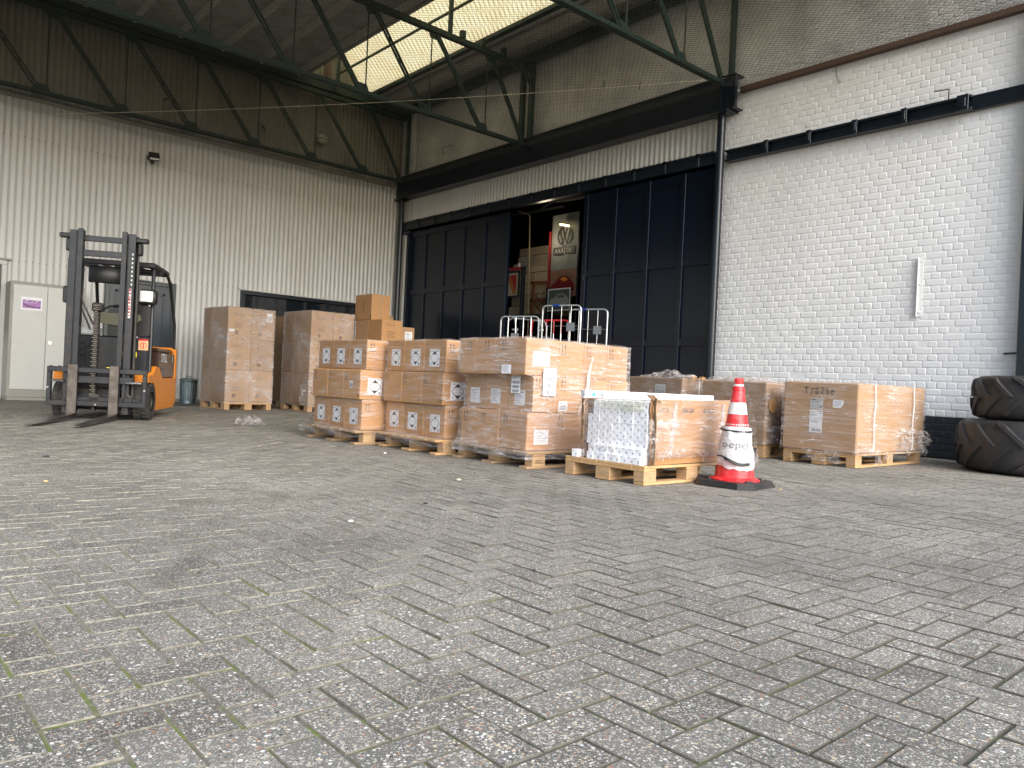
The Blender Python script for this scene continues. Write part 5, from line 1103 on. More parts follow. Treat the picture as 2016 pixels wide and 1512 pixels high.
# seat, wheel, levers
q = MB(); q.box(-.24, .24, .62, 1.08, 1.0, 1.12, .05); q.obox((0, 1.10, 1.34), (1, 0, 0), (0, 1, .18), (0, -.18, 1), .24, .06, .26, .05); P_('seat', q, dark)
q = MB(); c0 = Vector((-.02, .30, 1.40)); q.tube([c0 + Vector((.17 * math.cos(a), .11 * math.sin(a), .13 * math.sin(a))) for a in [k * math.pi / 12 for k in range(24)]], .014, 8, closed=True); q.cyl(c0, c0 + Vector((0, -.12, -.20)), .02); q.beam(c0 - Vector((.16, 0, 0)), c0 + Vector((.16, 0, 0)), .03, .015); P_('steering_wheel', q, dark)
q = MB()
for x in (.18, .24, .30): q.cyl((x, .25, 1.30), (x, .18, 1.50), .008, n=6); q.cyl((x, .18, 1.48), (x, .175, 1.53), .016, n=8)
P_('levers', q, dark)
# overhead guard
GZ = 2.10
for sx in (-1, 1):
    q = MB(); q.tube([(sx * .50, .10, .60), (sx * .50, .11, 1.10), (sx * .485, .17, 2.00), (sx * .48, .22, GZ - .02)], .026, 8); P_('front_pillar', q, dark)
    q = MB(); q.tube([(sx * .53, 1.50, 1.0), (sx * .53, 1.46, 1.35), (sx * .50, 1.16, 1.97), (sx * .48, 1.02, GZ - .03), (sx * .48, .85, GZ + .005)], .024, 8); P_('rear_pillar', q, dark)
q = MB(); q.box(-.51, .51, .12, .19, GZ - .05, GZ + .02, .012); q.box(-.51, .51, .96, 1.05, GZ - .06, GZ + .01, .012); q.box(-.51, -.45, .18, 1.0, GZ - .03, GZ + .02, .01); q.box(.45, .51, .18, 1.0, GZ - .03, GZ + .02, .01)
for k in range(6): x = -.375 + .15 * k; q.box(x - .02, x + .02, .18, .98, GZ - .02, GZ + .01, .004)
P_('overhead_guard', q, dark)
q = MB(); q.box(.18, .45, .35, .6, GZ - .10, GZ - .045, .015); P_('guard_box', q, dark)
q = MB(); q.obox((-.06, -.04, 1.90), (1, .05, 0), (0, 1, 0), (0, 0, 1), .20, .018, .115, .017); q.tube([(.10, -.02, 1.90), (.30, .02, 1.86), (.46, .10, 1.86)], .012); P_('panel_mirror', q, dark, ang=60)
q = MB(); q.box(.36, .58, -.05, .05, 1.54, 1.74, .025); q.tube([(.50, .05, 1.62), (.50, .11, 1.60)], .02); q.tube([(.40, -.0, 1.58), (.37, 0, 1.50), (.37, 0, 1.36), (.42, .04, 1.31)], .011); hl = P_('headlamp', q, dark, ang=50)
q = MB(); q.box(.375, .535, -.062, -.048, 1.575, 1.72, .012); child('lens', q, lensm, hl)
q = MB(); q.box(-.56, -.47, -.05, .0, 1.50, 1.72, .02); P_('left_lamp', q, dark)
q = MB(); q.tube([(-.28, -.18, 2.02), (-.30, -.12, 1.7), (-.34, -.10, 1.25)], .012, 6); q.tube([(-.34, -.12, 1.62), (-.16, -.14, 1.25), (-.12, -.14, 1.2)], .012, 6); q.tube([(-.33, -.12, 1.50), (-.18, -.14, 1.16)], .012, 6); q.tube([(-.36, -.2, 1.0), (-.26, -.22, .90), (-.16, -.2, .95), (-.14, -.2, 1.05)], .012, 6); q.tube([(-.36, -.2, .93), (-.26, -.24, .83), (-.15, -.2, .88)], .012, 6); P_('hydraulic_hose', q, dark)
q = MB(); q.box(-.33, -.12, .0, .14, 1.11, 1.20, .01); P_('paper_tray', q, mat('paper_pile', (.55, .56, .58), .6))
# mast
MY = -.344
for sx in (-1, 1):
    q = MB(); cx = sx * .335; 
    q.box(cx - .012 - sx * .03, cx + .012 - sx * .03, MY - .07, MY + .07, .08, 2.40, .003); q.box(min(cx - sx * .03, cx + sx * .05), max(cx - sx * .03, cx + sx * .05), MY - .085, MY - .065, .08, 2.40, .003); q.box(min(cx - sx * .03, cx + sx * .05), max(cx - sx * .03, cx + sx * .05), MY + .065, MY + .085, .08, 2.40, .003); P_('outer_mast_rail', q, mastp)
    q = MB(); cx = sx * .255; q.box(cx - .030, cx + .030, MY - .105, MY - .083, .12, 2.42, .003); q.box(cx - .01, cx + .01, MY - .083, MY + .06, .12, 2.42, .003); P_('inner_mast_rail', q, mastp)
    q = MB(); q.cyl((sx * .40, MY + .02, .2), (sx * .40, MY + .02, 2.05), .022, n=12); q.cyl((sx * .40, MY + .02, 2.05), (sx * .40, MY + .02, 2.34), .014, n=12); P_('lift_cylinder', q, grime)
    q = MB(); q.box(sx * .43 - .09, sx * .43 + .09, MY - .05, MY + .04, 2.30, 2.36, .012); q.box(sx * .42 - .03, sx * .42 + .03, MY - .02, MY + .06, 2.14, 2.30, .015); P_('mast_head_lug', q, dark)
q = MB(); q.box(-.30, .30, MY - .02, MY + .03, 2.28, 2.35, .005); P_('mast_crosshead', q, mastp)
q = MB(); q.box(-.24, .24, MY - .07, MY - .04, 2.08, 2.16, .005); P_('mast_crossbar', q, mastp)
q = MB(); q.box(-.24, .24, MY + .02, MY + .07, .16, .34, .005); P_('mast_crossbar', q, mastp)
q = MB(); q.cyl((-.045, MY - .02, .12), (-.045, MY - .02, 1.42), .036, n=14); q.box(-.10, .02, MY - .08, MY + .03, 1.38, 1.50, .02); P_('centre_cylinder', q, grime)
q = MB()
for k in range(50):
    z = .20 + .0255 * k; w = .034 if k % 2 else .018; q.box(-.035 - w, -.035 + w, MY - .125 if k % 2 else MY - .112, MY - .098, z, z + .016, .003)
P_('lift_chain', q, mat('oily_chain', (.16, .14, .12), .35, metal=.8, var=.4, vscale=40))['kind'] = 'stuff'
q = MB(); q.box(.335, .362, MY - .106, MY - .088, 1.32, 1.70, .002)
for k in range(9): q.box(.338, .359, MY - .110, MY - .1055, 1.345 + k * .04, 1.36 + k * .04 + .008 * (k % 3), 0, 1)
for k in range(8): q.box(.352, .366, MY - .100, MY - .088, 1.74 + k * .055, 1.765 + k * .055, 0, 0)
P_('decal_strip', q, [whitep, redp], smooth=False)
# carriage, load guard frame and forks
CY = -.47; c0, c1 = -.55, .606
q = MB(); q.box(c0, c1, CY - .03, CY + .01, .60, .665, .006); q.box(c0, c1, CY - .03, CY + .01, .18, .245, .006); q.box(c0, c0 + .05, CY - .03, CY + .03, .24, .60, .006); q.box(c1 - .05, c1, CY - .03, CY + .03, .24, .60, .006)
q.box(-.34, .44, CY - .025, CY + .01, .47, .56, .006); q.box(-.34, .44, CY + .0, CY + .03, .24, .30, .006)
for sx in (-.27, .33): q.box(sx - .02, sx + .02, CY, CY + .07, .24, .62, .004)
P_('fork_carriage', q, mastp)
q = MB()
for k in range(12): q.box(c0 + .03 + .095 * k, c0 + .06 + .095 * k, CY - .036, CY - .0, .664, .674, .002)
P_('carriage_notches', q, mastp)['kind'] = 'stuff'
q = MB()
for a, b in ((-.50, -.36), (.36, .54)): q.cyl((a, CY - .01, .49), (b, CY - .01, .49), .016, n=10)
P_('shift_rod', q, chrome)
q = MB(); q.tube([(-.33, CY + .02, .32), (-.20, CY + .05, .22), (-.02, CY + .03, .24), (.0, CY + .03, .32)], .012, 6); q.box(-.08, .06, CY, CY + .05, .20, .34, .01); q.beam((.30, CY + .03, .42), (.46, CY + .03, .25), .01, .03); P_('carriage_hose', q, grime)
q = MB()
for p in ((c0 + .02, CY - .034, .40), (c1 - .02, CY - .034, .40), (.02, CY - .036, .20)): q.cyl(p, Vector(p) + Vector((0, -.01, 0)), .013, n=10)
P_('grease_nipple', q, chrome)
for fx in (-.245, .232):
    q = MB(); w = .056; y0 = CY - .035
    q.box(fx - w, fx + w, y0 - .038, y0, .055, .70, .004)
    n = 12; vs = []; 
    for i in range(n + 1):
        f_ = i / n; y = y0 - .005 - f_ * 1.40; th_ = .040 * (1 - f_) + .010; ww = w * (1 if f_ < .85 else 1 - (f_ - .85) / .15 * .35); zb = .045 - .025 * min(1, f_ * 1.5)
        vs += [(fx - ww, y, zb), (fx + ww, y, zb), (fx + ww, y, zb + th_), (fx - ww, y, zb + th_)]
    fs = [(0, 1, 2, 3), (4 * n + 3, 4 * n + 2, 4 * n + 1, 4 * n)]
    for i in range(n):
        for k in range(4): j = (k + 1) % 4; fs.append((4 * i + k, 4 * i + 4 + k, 4 * i + 4 + j, 4 * i + j))
    q.add(vs, fs); P_('fork', q, steel)
q = MB(); q.box(fx - .10, fx - .04, CY - .04, CY - .03, .672, .680); P_('yellow_tab', q, yellow)

# ================================================================ CABINET, BIN, BAG
cb = thing('steel_cabinet', 'tall pale grey two-door steel cabinet left of the forklift, with a purple poster', 'cabinet', (2.9, 16.5, 0))
q = MB(); q.box(2.29, 3.47, 16.32, 16.86, .06, 2.15, .005); q.box(2.31, 3.45, 16.34, 16.84, .0, .06); q.build('cabinet_body', cabs, cb)
for a, b in ((2.335, 2.865), (2.872, 3.43)): q = MB(); q.box(a, b, 16.300, 16.319, .20, 2.09, .004); q.build('cabinet_door', cabm, cb)
q = MB(); q.cyl((2.93, 16.30, 1.07), (2.93, 16.265, 1.07), .032, n=16); q.cyl((2.93, 16.266, 1.07), (2.93, 16.255, 1.07), .018, n=12); q.build('lock', chrome, cb)
q = MB()
for z in (1.95, .38): q.box(2.315, 2.335, 16.29, 16.31, z - .05, z + .05, .003)
q.build('hinge', cabs, cb)
po = thing('poster', 'small purple poster in a white sleeve on the left cabinet door', 'poster', (2.6, 16.3, 1.7))
q = MB(); f = Fr((2.455, 16.296, 1.64), (1, 0, 0), (0, 0, 1), (0, -1, 0)); f.rect(q, 0, .335, 0, .235, 0, 0); f.rect(q, .025, .31, .035, .185, .0015, 1)
lil = ink
f.poly(q, [(.03, .12), (.10, .085), (.20, .07), (.30, .075), (.30, .060), (.18, .05), (.09, .065), (.03, .10)], .003, 2)
rs = random.Random(4)
for k in range(9): a, b = rs.uniform(.04, .27), rs.uniform(.12, .17); f.rect(q, a, a + .02, b, b + .010, .003, 0)
for k in range(10): a = .035 + k * .026; f.rect(q, a, a + .008, .04, .055, .003, 3)
q.build('poster_sheet', [paper, lilac, mat('plum_print', (.10, .03, .09), .5), mat('pink_print', (.45, .30, .42), .5)], po, smooth=False)
bn = thing('dustbin', 'small ribbed galvanised dustbin with lid beside the first tall load', 'bin', (5.46, 16.3, 0))
q = MB(); prof = [(.001, .015), (.135, .015), (.14, 0), (.142, .04), (.137, .06), (.143, .08)]; q.lathe(prof, 48, (5.46, 16.3, 0))
n = 48; vs = []; fs = []
for k, z in enumerate((.08, .12, .40, .44)):
    for i in range(n * 2):
        a = math.pi * i / n; r_ = .143 + .025 * (z / .5) + (.004 * (1 if (i // 2) % 2 else -1) if z in (.12, .40) else 0); vs.append((5.46 + r_ * math.cos(a), 16.3 + r_ * math.sin(a), z))
for k in range(3):
    for i in range(2 * n): j = (i + 1) % (2 * n); fs.append((k * 2 * n + i, k * 2 * n + j, (k + 1) * 2 * n + j, (k + 1) * 2 * n + i))
q.add(vs, fs); q.lathe([(.165, .44), (.172, .45), (.165, .46), (.168, .49)], 48, (5.46, 16.3, 0)); q.build('bin_body', zincd, bn)
q = MB(); q.lathe([(.182, .475), (.184, .495), (.17, .505), (.10, .525), (.001, .53)], 48, (5.46, 16.3, 0)); l_ = q.build('lid', zincd, bn)
q = MB(); q.tube([(5.40, 16.3, .525), (5.41, 16.3, .555), (5.46, 16.3, .565), (5.51, 16.3, .555), (5.52, 16.3, .525)], .008, 6); q.build('lid_handle', zincd, l_)
crumple('plastic_bag', 'clear crumpled plastic bag lying on the paving near the tall loads', (4.15, 9.95, .004), (.34, .30, .15), filmc, 30, .8, seed=17, group=None, cat='bag')
crumple('rubber_mat', 'scrap of black rubber on the ground between forklift and dustbin', (4.95, 15.3, .004), (.5, .5, .03), dark, 8, .6, seed=33, group=None, cat='mat')

# ================================================================ TRAFFIC CONE
cn = thing('traffic_cone', 'tall battered red and white traffic cone on a black rubber foot', 'cone', (5.27, 3.33, 0), R(4))
bx = [(-.25, -.16), (-.16, -.25), (.16, -.25), (.25, -.16), (.25, .16), (.16, .25), (-.16, .25), (-.25, .16)]
q = MB(); q.prism([(a * 1.02, b * 1.02) for a, b in bx], (0, 0, .004), (1, 0, 0), (0, 1, 0), (0, 0, 1), .022); q.prism([(a * .97, b * .97) for a, b in bx], (0, 0, .026), (1, 0, 0), (0, 1, 0), (0, 0, 1), .020)
for a in (0.9, 2.4, 4.2, 5.5): q.obox((.205 * math.cos(a), .205 * math.sin(a), .052), (-math.sin(a), math.cos(a), 0), (math.cos(a), math.sin(a), 0), (0, 0, 1), .032, .010, .008, .003)
local(cn, 'rubber_foot', q, rubw, ang=30)
def cr(z): return .150 - (z - .06) * .155
q = MB(); q.lathe([(.190, .047), (.190, .054), (.160, .064), (cr(.10) + .004, .072)], 40); local(cn, 'flange', q, red, ang=50)
bands = [(.070, .20, red, 'red_band'), (.20, .46, refl, 'white_band'), (.46, .555, red, 'red_band'), (.555, .645, refl, 'white_band'), (.645, .735, red, 'red_band')]
for a, b, mm_, nm in bands: q = MB(); q.lathe([(cr(a) + .002 * (mm_ is refl), a), (cr((a + b) / 2) + .002 * (mm_ is refl), (a + b) / 2), (cr(b) + .002 * (mm_ is refl), b)], 40); local(cn, nm, q, mm_, ang=60)
q = MB(); q.lathe([(cr(.735), .735), (cr(.735) + .004, .74), (.041, .765), (.037, .772), (.037, .785), (.032, .79), (.032, .803), (.036, .806), (.036, .826), (.031, .832), (.022, .832), (.020, .80)], 32); local(cn, 'cone_top', q, red, ang=35)
q = MB(); q.lathe([(.0385, .771), (.0395, .778), (.0385, .786)], 24); local(cn, 'neck_band', q, refl, ang=60)
q = MB()
n = 60; vs = []; fs = []
for k in range(2):
    for i in range(n): a = 2 * math.pi * i / n; z = .470 + .018 * math.sin(a * 14) * 0 + k * .010; rr = cr(z) + .003; vs.append((rr * math.cos(a), rr * math.sin(a), z))
fs = [(i, (i + 1) % n, n + (i + 1) % n, n + i) for i in range(0, n, 2)]; q.add(vs, fs); local(cn, 'dotted_trim', q, refl, smooth=False)
# the white bag taped round the cone
n, mz = 72, 26; vs = []; fs = []
bagT = Matrix.Translation((5.27, 3.33, 0)) @ Matrix.Rotation(R(4), 4, 'Z')
def bag_r(a, z):
    a = a % (2 * math.pi)
    t = (z - .16) / .30; base = cr(z) + .010
    lump = .030 * math.exp(-((a - math.pi * 1.02) / .75) ** 2) * (1 - abs(t - .35) * 1.3) + .020 * max(0, noise.noise(Vector((math.cos(a) * 1.6, math.sin(a) * 1.6, z * 6))))
    return base + max(0, lump) * (1 if .05 < t < .97 else .3) + .007 * noise.noise(Vector((math.cos(a) * 5, math.sin(a) * 5, z * 26)))
for k in range(mz + 1):
    for i in range(n):
        a = 2 * math.pi * i / n; z0 = .165 + .035 * math.sin(a * 1.0 + .6) + .016 * noise.noise(Vector((math.cos(a) * 3, math.sin(a) * 3, 1))); z = z0 + (.455 - z0) * k / mz; r_ = bag_r(a, z)
        vs.append(bagT @ Vector((r_ * math.cos(a), r_ * math.sin(a), z)))
for k in range(mz):
    for i in range(n): j = (i + 1) % n; fs.append((k * n + i, k * n + j, (k + 1) * n + j, (k + 1) * n + i))
q = MB(); q.add(vs, fs); bgt = thing('plastic_bag', 'white crumpled plastic bag bound round the traffic cone, printed oepel', 'bag', (5.27, 3.33, .2)); q.build('bag_skin', bagm, bgt, ang=70)
vdir = math.atan2(-3.33, -5.27)
def on_cone(mb, txt, z, size, a_mid, off, m_i=0, sx=1.0):
    tmp = MB(); w = text_mb(tmp, Fr((0, 0, 0), (1, 0, 0), (0, 1, 0), (0, 0, 1)), txt, 0, 0, size, 0, 0, -.004, sx); vs = []
    for v in tmp.v:
        zz = z + v.y - .03 * (v.x - w / 2); a = a_mid + (v.x - w / 2) / (cr(z) + .012); r_ = bag_r(a, zz) + off; vs.append(bagT @ Vector((r_ * math.cos(a), r_ * math.sin(a), zz)))
    mb.add(vs, tmp.f, m_i)
q = MB(); on_cone(q, 'oepel', .300, .078, vdir - R(4) - .02, .004, 0, 1.12); q.build('bag_print', mat('bag_ink', (.10, .11, .13), .5), bgt, smooth=False)
q = MB(); pts = []
for i in range(48): a = 2 * math.pi * i / 48; pts.append(bagT @ Vector(((cr(.43) + .024) * math.cos(a), (cr(.43) + .024) * math.sin(a), .432 + .008 * math.cos(a - 1))))
q.tube(pts, .0075, 6, closed=True); q.build('upper_strap', dark, bgt)
q = MB(); pts = []
for i in range(15): a = vdir - 1.1 + i * .13; rr = bag_r(a, .22) + .008; pts.append(bagT @ Vector((rr * math.cos(a), rr * math.sin(a), .232 - .004 * i + .012 * math.sin(i * .5))))
q.tube(pts, .007, 6); q.tube([p + Vector((0, 0, -.010)) for p in pts[4:]], .007, 6); q.build('lower_strap', dark, bgt)
tg = MB()
for w in (-.0, .12): pass
nrm = Vector((-5.27, -3.33, 0)).normalized(); rr_ = Vector((0, 0, 1)).cross(-nrm)
c9 = Vector((5.27, 3.33, 0)) + nrm * -.02
vs = []; fs = []
for k in range(11):
    z = .12 + .62 * k / 10; wl_ = [.235, .255, .215, .165, .13, .115, .10, .088, .078, .068, .05][k]; wr_ = [.16, .18, .17, .16, .15, .145, .14, .13, .12, .10, .05][k]
    for i in range(9):
        f_ = i / 8; x = -wl_ + (wl_ + wr_) * f_; vs.append(c9 + rr_ * x * -1 + nrm * -(.03 + .12 * (1 - (2 * f_ - 1) ** 2) * .5) + Vector((0, 0, z)) + nrm * .01 * noise.noise(Vector((x * 9, z * 9, 4))))
for k in range(10):
    for i in range(8): fs.append((k * 9 + i, k * 9 + i + 1, (k + 1) * 9 + i + 1, (k + 1) * 9 + i))
tg.add(vs, fs); tag(tg.build('clear_sleeve', filmc), 'clear torn plastic sleeve hanging behind the traffic cone', 'film')

# ================================================================ TRACTOR TYRES
def ttyre(label, c, R_, h, seed):
    t = thing('tractor_tyre', label, 'tyre', c, R(seed * 31), 'stacked tractor tyres'); q = MB(); hh = h / 2
    Rt = R_ - .030
    prof = [(R_ * .44, hh - hh * .62), (R_ * .50, hh - hh * .80), (R_ * .70, hh - hh * .97), (Rt * .90, hh - hh * .95), (Rt * .965, hh - hh * .80), (Rt * .99, hh - hh * .45), (Rt, hh), (Rt * .99, hh + hh * .45), (Rt * .965, hh + hh * .80), (Rt * .90, hh + hh * .95), (R_ * .70, hh + hh * .97), (R_ * .50, hh + hh * .80), (R_ * .44, hh + hh * .62)]
    q.lathe(prof, 72, closed=False); q.lathe([(R_ * .44, hh * .38), (R_ * .42, hh), (R_ * .44, hh * 1.62)][::-1], 72); local(t, 'casing', q, rubw, ang=50)
    def rad(v):      # radius of the casing at relative height v in -1..1
        P0 = [(-1, .80), (-.95, .90), (-.80, .965), (-.45, .99), (0, 1.0), (.45, .99), (.80, .965), (.95, .90), (1, .80)]
        for a, b in zip(P0, P0[1:]):
            if v <= b[0]: f_ = (v - a[0]) / (b[0] - a[0] + 1e-9); return Rt * (a[1] + (b[1] - a[1]) * f_)
        return Rt * .8
    q = MB(); N = 15
    for k in range(N):
        for s in (-1, 1):
            ph = 2 * math.pi * (k + (.5 if s > 0 else 0)) / N; n = 9; vs = []
            for i in range(n + 1):
                f_ = i / n; v = s * (.98 - f_ * .94); a = ph + .42 * f_ ** .8; w = .044 / R_ * (1.25 if f_ < .3 else 1.0); rr0 = rad(v) - .006; rr1 = rr0 + .036 * (1 if 0 < i else .45)
                z = hh + hh * v * .985
                for aa, r_ in ((a - w, rr0), (a - w * .62, rr1), (a + w * .62, rr1), (a + w, rr0)): vs.append((r_ * math.cos(aa), r_ * math.sin(aa), z))
            fs = [(4 * i + k2, 4 * i + 4 + k2, 4 * i + 5 + k2, 4 * i + 1 + k2)[:: (1 if s > 0 else -1)] for i in range(n) for k2 in range(3)] + [(0, 1, 2, 3), (4 * n + 3, 4 * n + 2, 4 * n + 1, 4 * n)]
            q.add(vs, fs)
    local(t, 'tread_lugs', q, rubw, ang=40)
ttyre('lower of two big tractor tyres lying stacked at the right edge', (9.86, 2.50, .0), .79, .575, 1)
ttyre('upper, smaller tractor tyre lying on the larger one', (9.87, 2.50, .565), .66, .49, 2)

# ================================================================ ROLL CAGES
def cage(label, x0, x1, yc0, yc1, h, redtop=False, plates=True, bars=4, wires=2, seed=0, dx=.24):
    t = thing('roll_cage', label, 'trolley', (x0, (yc0 + yc1) / 2, 0), 0, 'roll cages before the door gap'); r = .0135
    for k, xb in enumerate((x0, x1)):
        A = Vector((xb, yc0, 0)); B = Vector((xb + dx, yc1, 0)); U = (B - A).normalized(); L = (B - A).length; c = .07
        P = lambda s, z: A + U * s + Vector((0, 0, z))
        pts = [P(0, .2), P(0, h - c)] + [P(c - c * math.cos(a), h - c + c * math.sin(a)) for a in (.4, .8, 1.2)] + [P(c, h), P(L - c, h)] + [P(L - c + c * math.sin(a), h - c + c * math.cos(a)) for a in (.4, .8, 1.2)] + [P(L, h - c), P(L, .2)]
        rd = redtop and k == 1
        q = MB(); q.tube(pts, r, 8); fr_o = q.build('side_frame', zinc, t)
        if rd:
            q = MB(); q.tube([P(0, h - .22)] + pts[1:-1] + [P(L, h - .22)], r + .0012, 8); q.build('red_paint', redp, fr_o)
        q = MB()
        for i in range(1, bars + 1): s = L * i / (bars + 1); q.tube([P(s, .25), P(s, h - .005)], .0085 if bars > 3 else .004, 6)
        for i in range(wires + 4): z = h - .32 - .28 * i; (q.tube([P(0, z), P(L, z)], .0035, 5) if z > .25 else None)
        q.build('bars', zinc, t)
        if rd:
            q = MB()
            for i in range(1, bars + 1): s = L * i / (bars + 1); q.tube([P(s, h - .22), P(s, h)], .0095, 6)
            q.build('red_bar_tops', redp, t)
        if plates:
            q = MB(); f = Fr(P(L * (.66 if seed else .3), h - .40), U, (0, 0, 1), Vector((0, 0, 1)).cross(-U)); n_ = f.n
            a = [f.P(0, 0, .018), f.P(.14, 0, .018), f.P(.14, .13, .018), f.P(0, .13, .018), f.P(0, 0, .022), f.P(.14, 0, .022), f.P(.14, .13, .022), f.P(0, .13, .022)]
            q.add(a, [(0, 1, 2, 3), (7, 6, 5, 4), (0, 4, 5, 1), (1, 5, 6, 2), (2, 6, 7, 3), (3, 7, 4, 0)]); q.build('number_plate', mat('plate_grey', (.20, .21, .22), .4, metal=.3), t)
        if seed:
            q = MB(); q.tube([P(.18, h), P(.30, h)], r + .006, 8); q.build('blue_clip', blue, t)
    q = MB(); q.box(x0 - .02, x1 + dx + .02, min(yc0, yc1) - .02, max(yc0, yc1) + .02, .15, .19, .004); q.build('base', zinc, t)
    for a, b in ((x0 + .08, yc1 + .06), (x1 + .1, yc1 + .06), (x0 + .08, yc0 - .06), (x1 + .1, yc0 - .06)):
        q = MB(); q.cyl((a, b - .018, .062), (a, b + .018, .062), .062, n=18); q.box(a - .03, a + .03, b - .028, b + .028, .10, .15); q.build('castor', dark, t)
cage('lower roll cage with red painted tops on its back frame', 8.08, 8.76, 9.54, 8.90, 1.80, True, True, 4, 2, 0)
cage('taller grey roll cage with blue clips on its top bars', 8.34, 8.95, 8.84, 8.20, 1.97, False, True, 3, 3, 1, .20)
fr2 = thing('cage_side', 'loose folded side panel standing inside the lower roll cage', 'trolley panel', (8.4, 9.3, 0))
q = MB(); q.tube([(8.22, 9.52, .20), (8.22, 9.52, 1.74), (8.26, 9.46, 1.79), (8.50, 8.96, 1.74), (8.52, 8.92, 1.66), (8.52, 8.92, .2)], .012, 8)
for k in range(4): f_ = (k + 1) / 5; p = Vector((8.22, 9.52, 0)).lerp(Vector((8.52, 8.92, 0)), f_); q.tube([p + Vector((0, 0, .25)), p + Vector((0, 0, 1.76 - .0 * k))], .008, 6)
q.build('panel_bars', zinc, fr2)
q = MB()
for x, y in ((8.25, 9.40), (8.46, 9.02)): q.beam((x, y + .05, 1.60), (x + .02, y - .07, 1.60), .015, .03, .003); q.beam((x, y, 1.78), (x + .03, y - .03, 1.55), .014, .02, .002)
q.build('hinge_straps', zinc, fr2)

# ================================================================ BEHIND THE OPEN DOOR
rm = thing('store_room', 'dark store room seen through the gap between the sliding doors', 'room', (15, 12, 0))
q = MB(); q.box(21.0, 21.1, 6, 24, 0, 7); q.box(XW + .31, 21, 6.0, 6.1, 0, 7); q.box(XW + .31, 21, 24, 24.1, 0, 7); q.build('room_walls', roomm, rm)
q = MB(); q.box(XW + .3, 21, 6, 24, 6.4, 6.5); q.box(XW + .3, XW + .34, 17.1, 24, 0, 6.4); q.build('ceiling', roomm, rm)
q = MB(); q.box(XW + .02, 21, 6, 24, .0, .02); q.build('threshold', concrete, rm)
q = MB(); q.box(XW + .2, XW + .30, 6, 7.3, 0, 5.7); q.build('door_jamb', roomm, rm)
q = MB(); q.beam((13.2, 15.4, 5.15), (13.0, 13.2, 5.05), .06, .05, .004); q.beam((13.0, 14.0, 5.1), (13.0, 12.9, 5.45), .05, .05, .004); q.beam((12.6, 13.1, 5.08), (12.5, 12.0, 5.0), .10, .06, .004)
tag(q.build('inner_truss', mat('grey_roof_steel', (.10, .10, .095), .6)), 'pale roof steelwork in the top of the door gap', 'truss')
q = MB(); q.tube([(12.5, 14.29, 4.99), (12.5, 13.93, 4.87), (12.5, 13.87, 4.83), (12.5, 13.855, 4.7), (12.5, 13.74, 2.2), (12.5, 13.73, 0)], .016, 8); tag(q.build('conduit_pipe', mat('brass_pipe', (.45, .36, .22), .4)), 'thin pale pipe running down inside the door gap', 'pipe')
lf = thing('storage_rack', 'tall storage rack inside, red upright above, blue below', 'rack', (13, 13.4, 0))
q = MB(); q.box(12.45, 12.55, 13.045, 13.10, 3.02, 4.33, .004); q.build('red_upright', mat('dull_red_paint', (.22, .012, .010), .5), lf)
q = MB(); q.box(12.45, 12.55, 13.03, 13.12, 0, 3.02, .004); q.box(12.47, 12.55, 13.97, 14.05, 0, 3.60, .004); q.box(14.2, 14.3, 13.03, 13.12, 0, 4.3, .004); q.build('blue_upright', navyl, lf)
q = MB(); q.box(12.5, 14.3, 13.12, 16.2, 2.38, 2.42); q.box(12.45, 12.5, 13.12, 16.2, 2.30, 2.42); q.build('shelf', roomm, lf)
rs = random.Random(5)
G_ = 'beige parcels on the inner rack'; cnt = 0
rows = [(2.43, .26), (2.70, .26), (2.97, .26), (3.24, .26), (3.51, .25), (3.77, .22), (4.0, .20)]
wherez = ['lowest', 'second', 'third', 'fourth', 'fifth', 'sixth', 'topmost']
for r_, (z, h) in enumerate(rows):
    y = 13.14; k = 0
    while y < 14.75:
        w = rs.choice((.26, .32, .38, .44)); w = min(w, 14.9 - y)
        if w < .1: break
        q = MB(); x = 12.85 + (.25 if r_ > 4 else 0); q.box(x, x + .5, y + .004, y + w - .004, z, z + h - .006, .006); o = q.build('parcel', beigeb)
        tag(o, 'beige parcel, %s from the right in the %s row on the inner rack' % (ORD[k], wherez[r_]), 'parcel', G_); y += w; k += 1
crumple('stretch_wrap', 'shiny film over the shoulder of the beige parcel stack inside', (12.82, 13.9, 3.78), (1.3, .3, .05), film, 16, .8, seed=44, vert=(-1, 0, 0), group=None)
wf = thing('wooden_frame', 'brown wooden frame leaning before the beige parcels inside', 'frame', (12.6, 13.5, 2.4))
q = MB()
for p, q2, w in (((12.62, 13.84, 3.20), (12.62, 13.16, 3.16), .08), ((12.62, 13.74, 3.2), (12.62, 13.76, 2.40), .07), ((12.62, 13.20, 3.18), (12.62, 13.22, 2.3), .07), ((12.62, 13.84, 2.76), (12.62, 13.2, 2.78), .07), ((12.62, 13.72, 2.72), (12.62, 13.34, 2.42), .06)): q.beam(p, q2, w, .05, .006, up=(1, 0, 0))
q.build('frame_bars', wbrown, wf)
q = MB()
for k in range(9): a = Vector((12.64, rs.uniform(13.25, 13.7), rs.uniform(2.5, 3.1))); q.tube([a, a + Vector((.01, rs.uniform(-.2, .2), rs.uniform(-.15, .15))), a + Vector((0, rs.uniform(-.3, .3), rs.uniform(-.25, .2)))], .006, 5)
q.build('loose_strings', brownb, wf)
sg = thing('chevron_sign', 'cream sign with amber and red slanted stripes in a black and red frame', 'sign', (12.5, 14.4, 2.9))
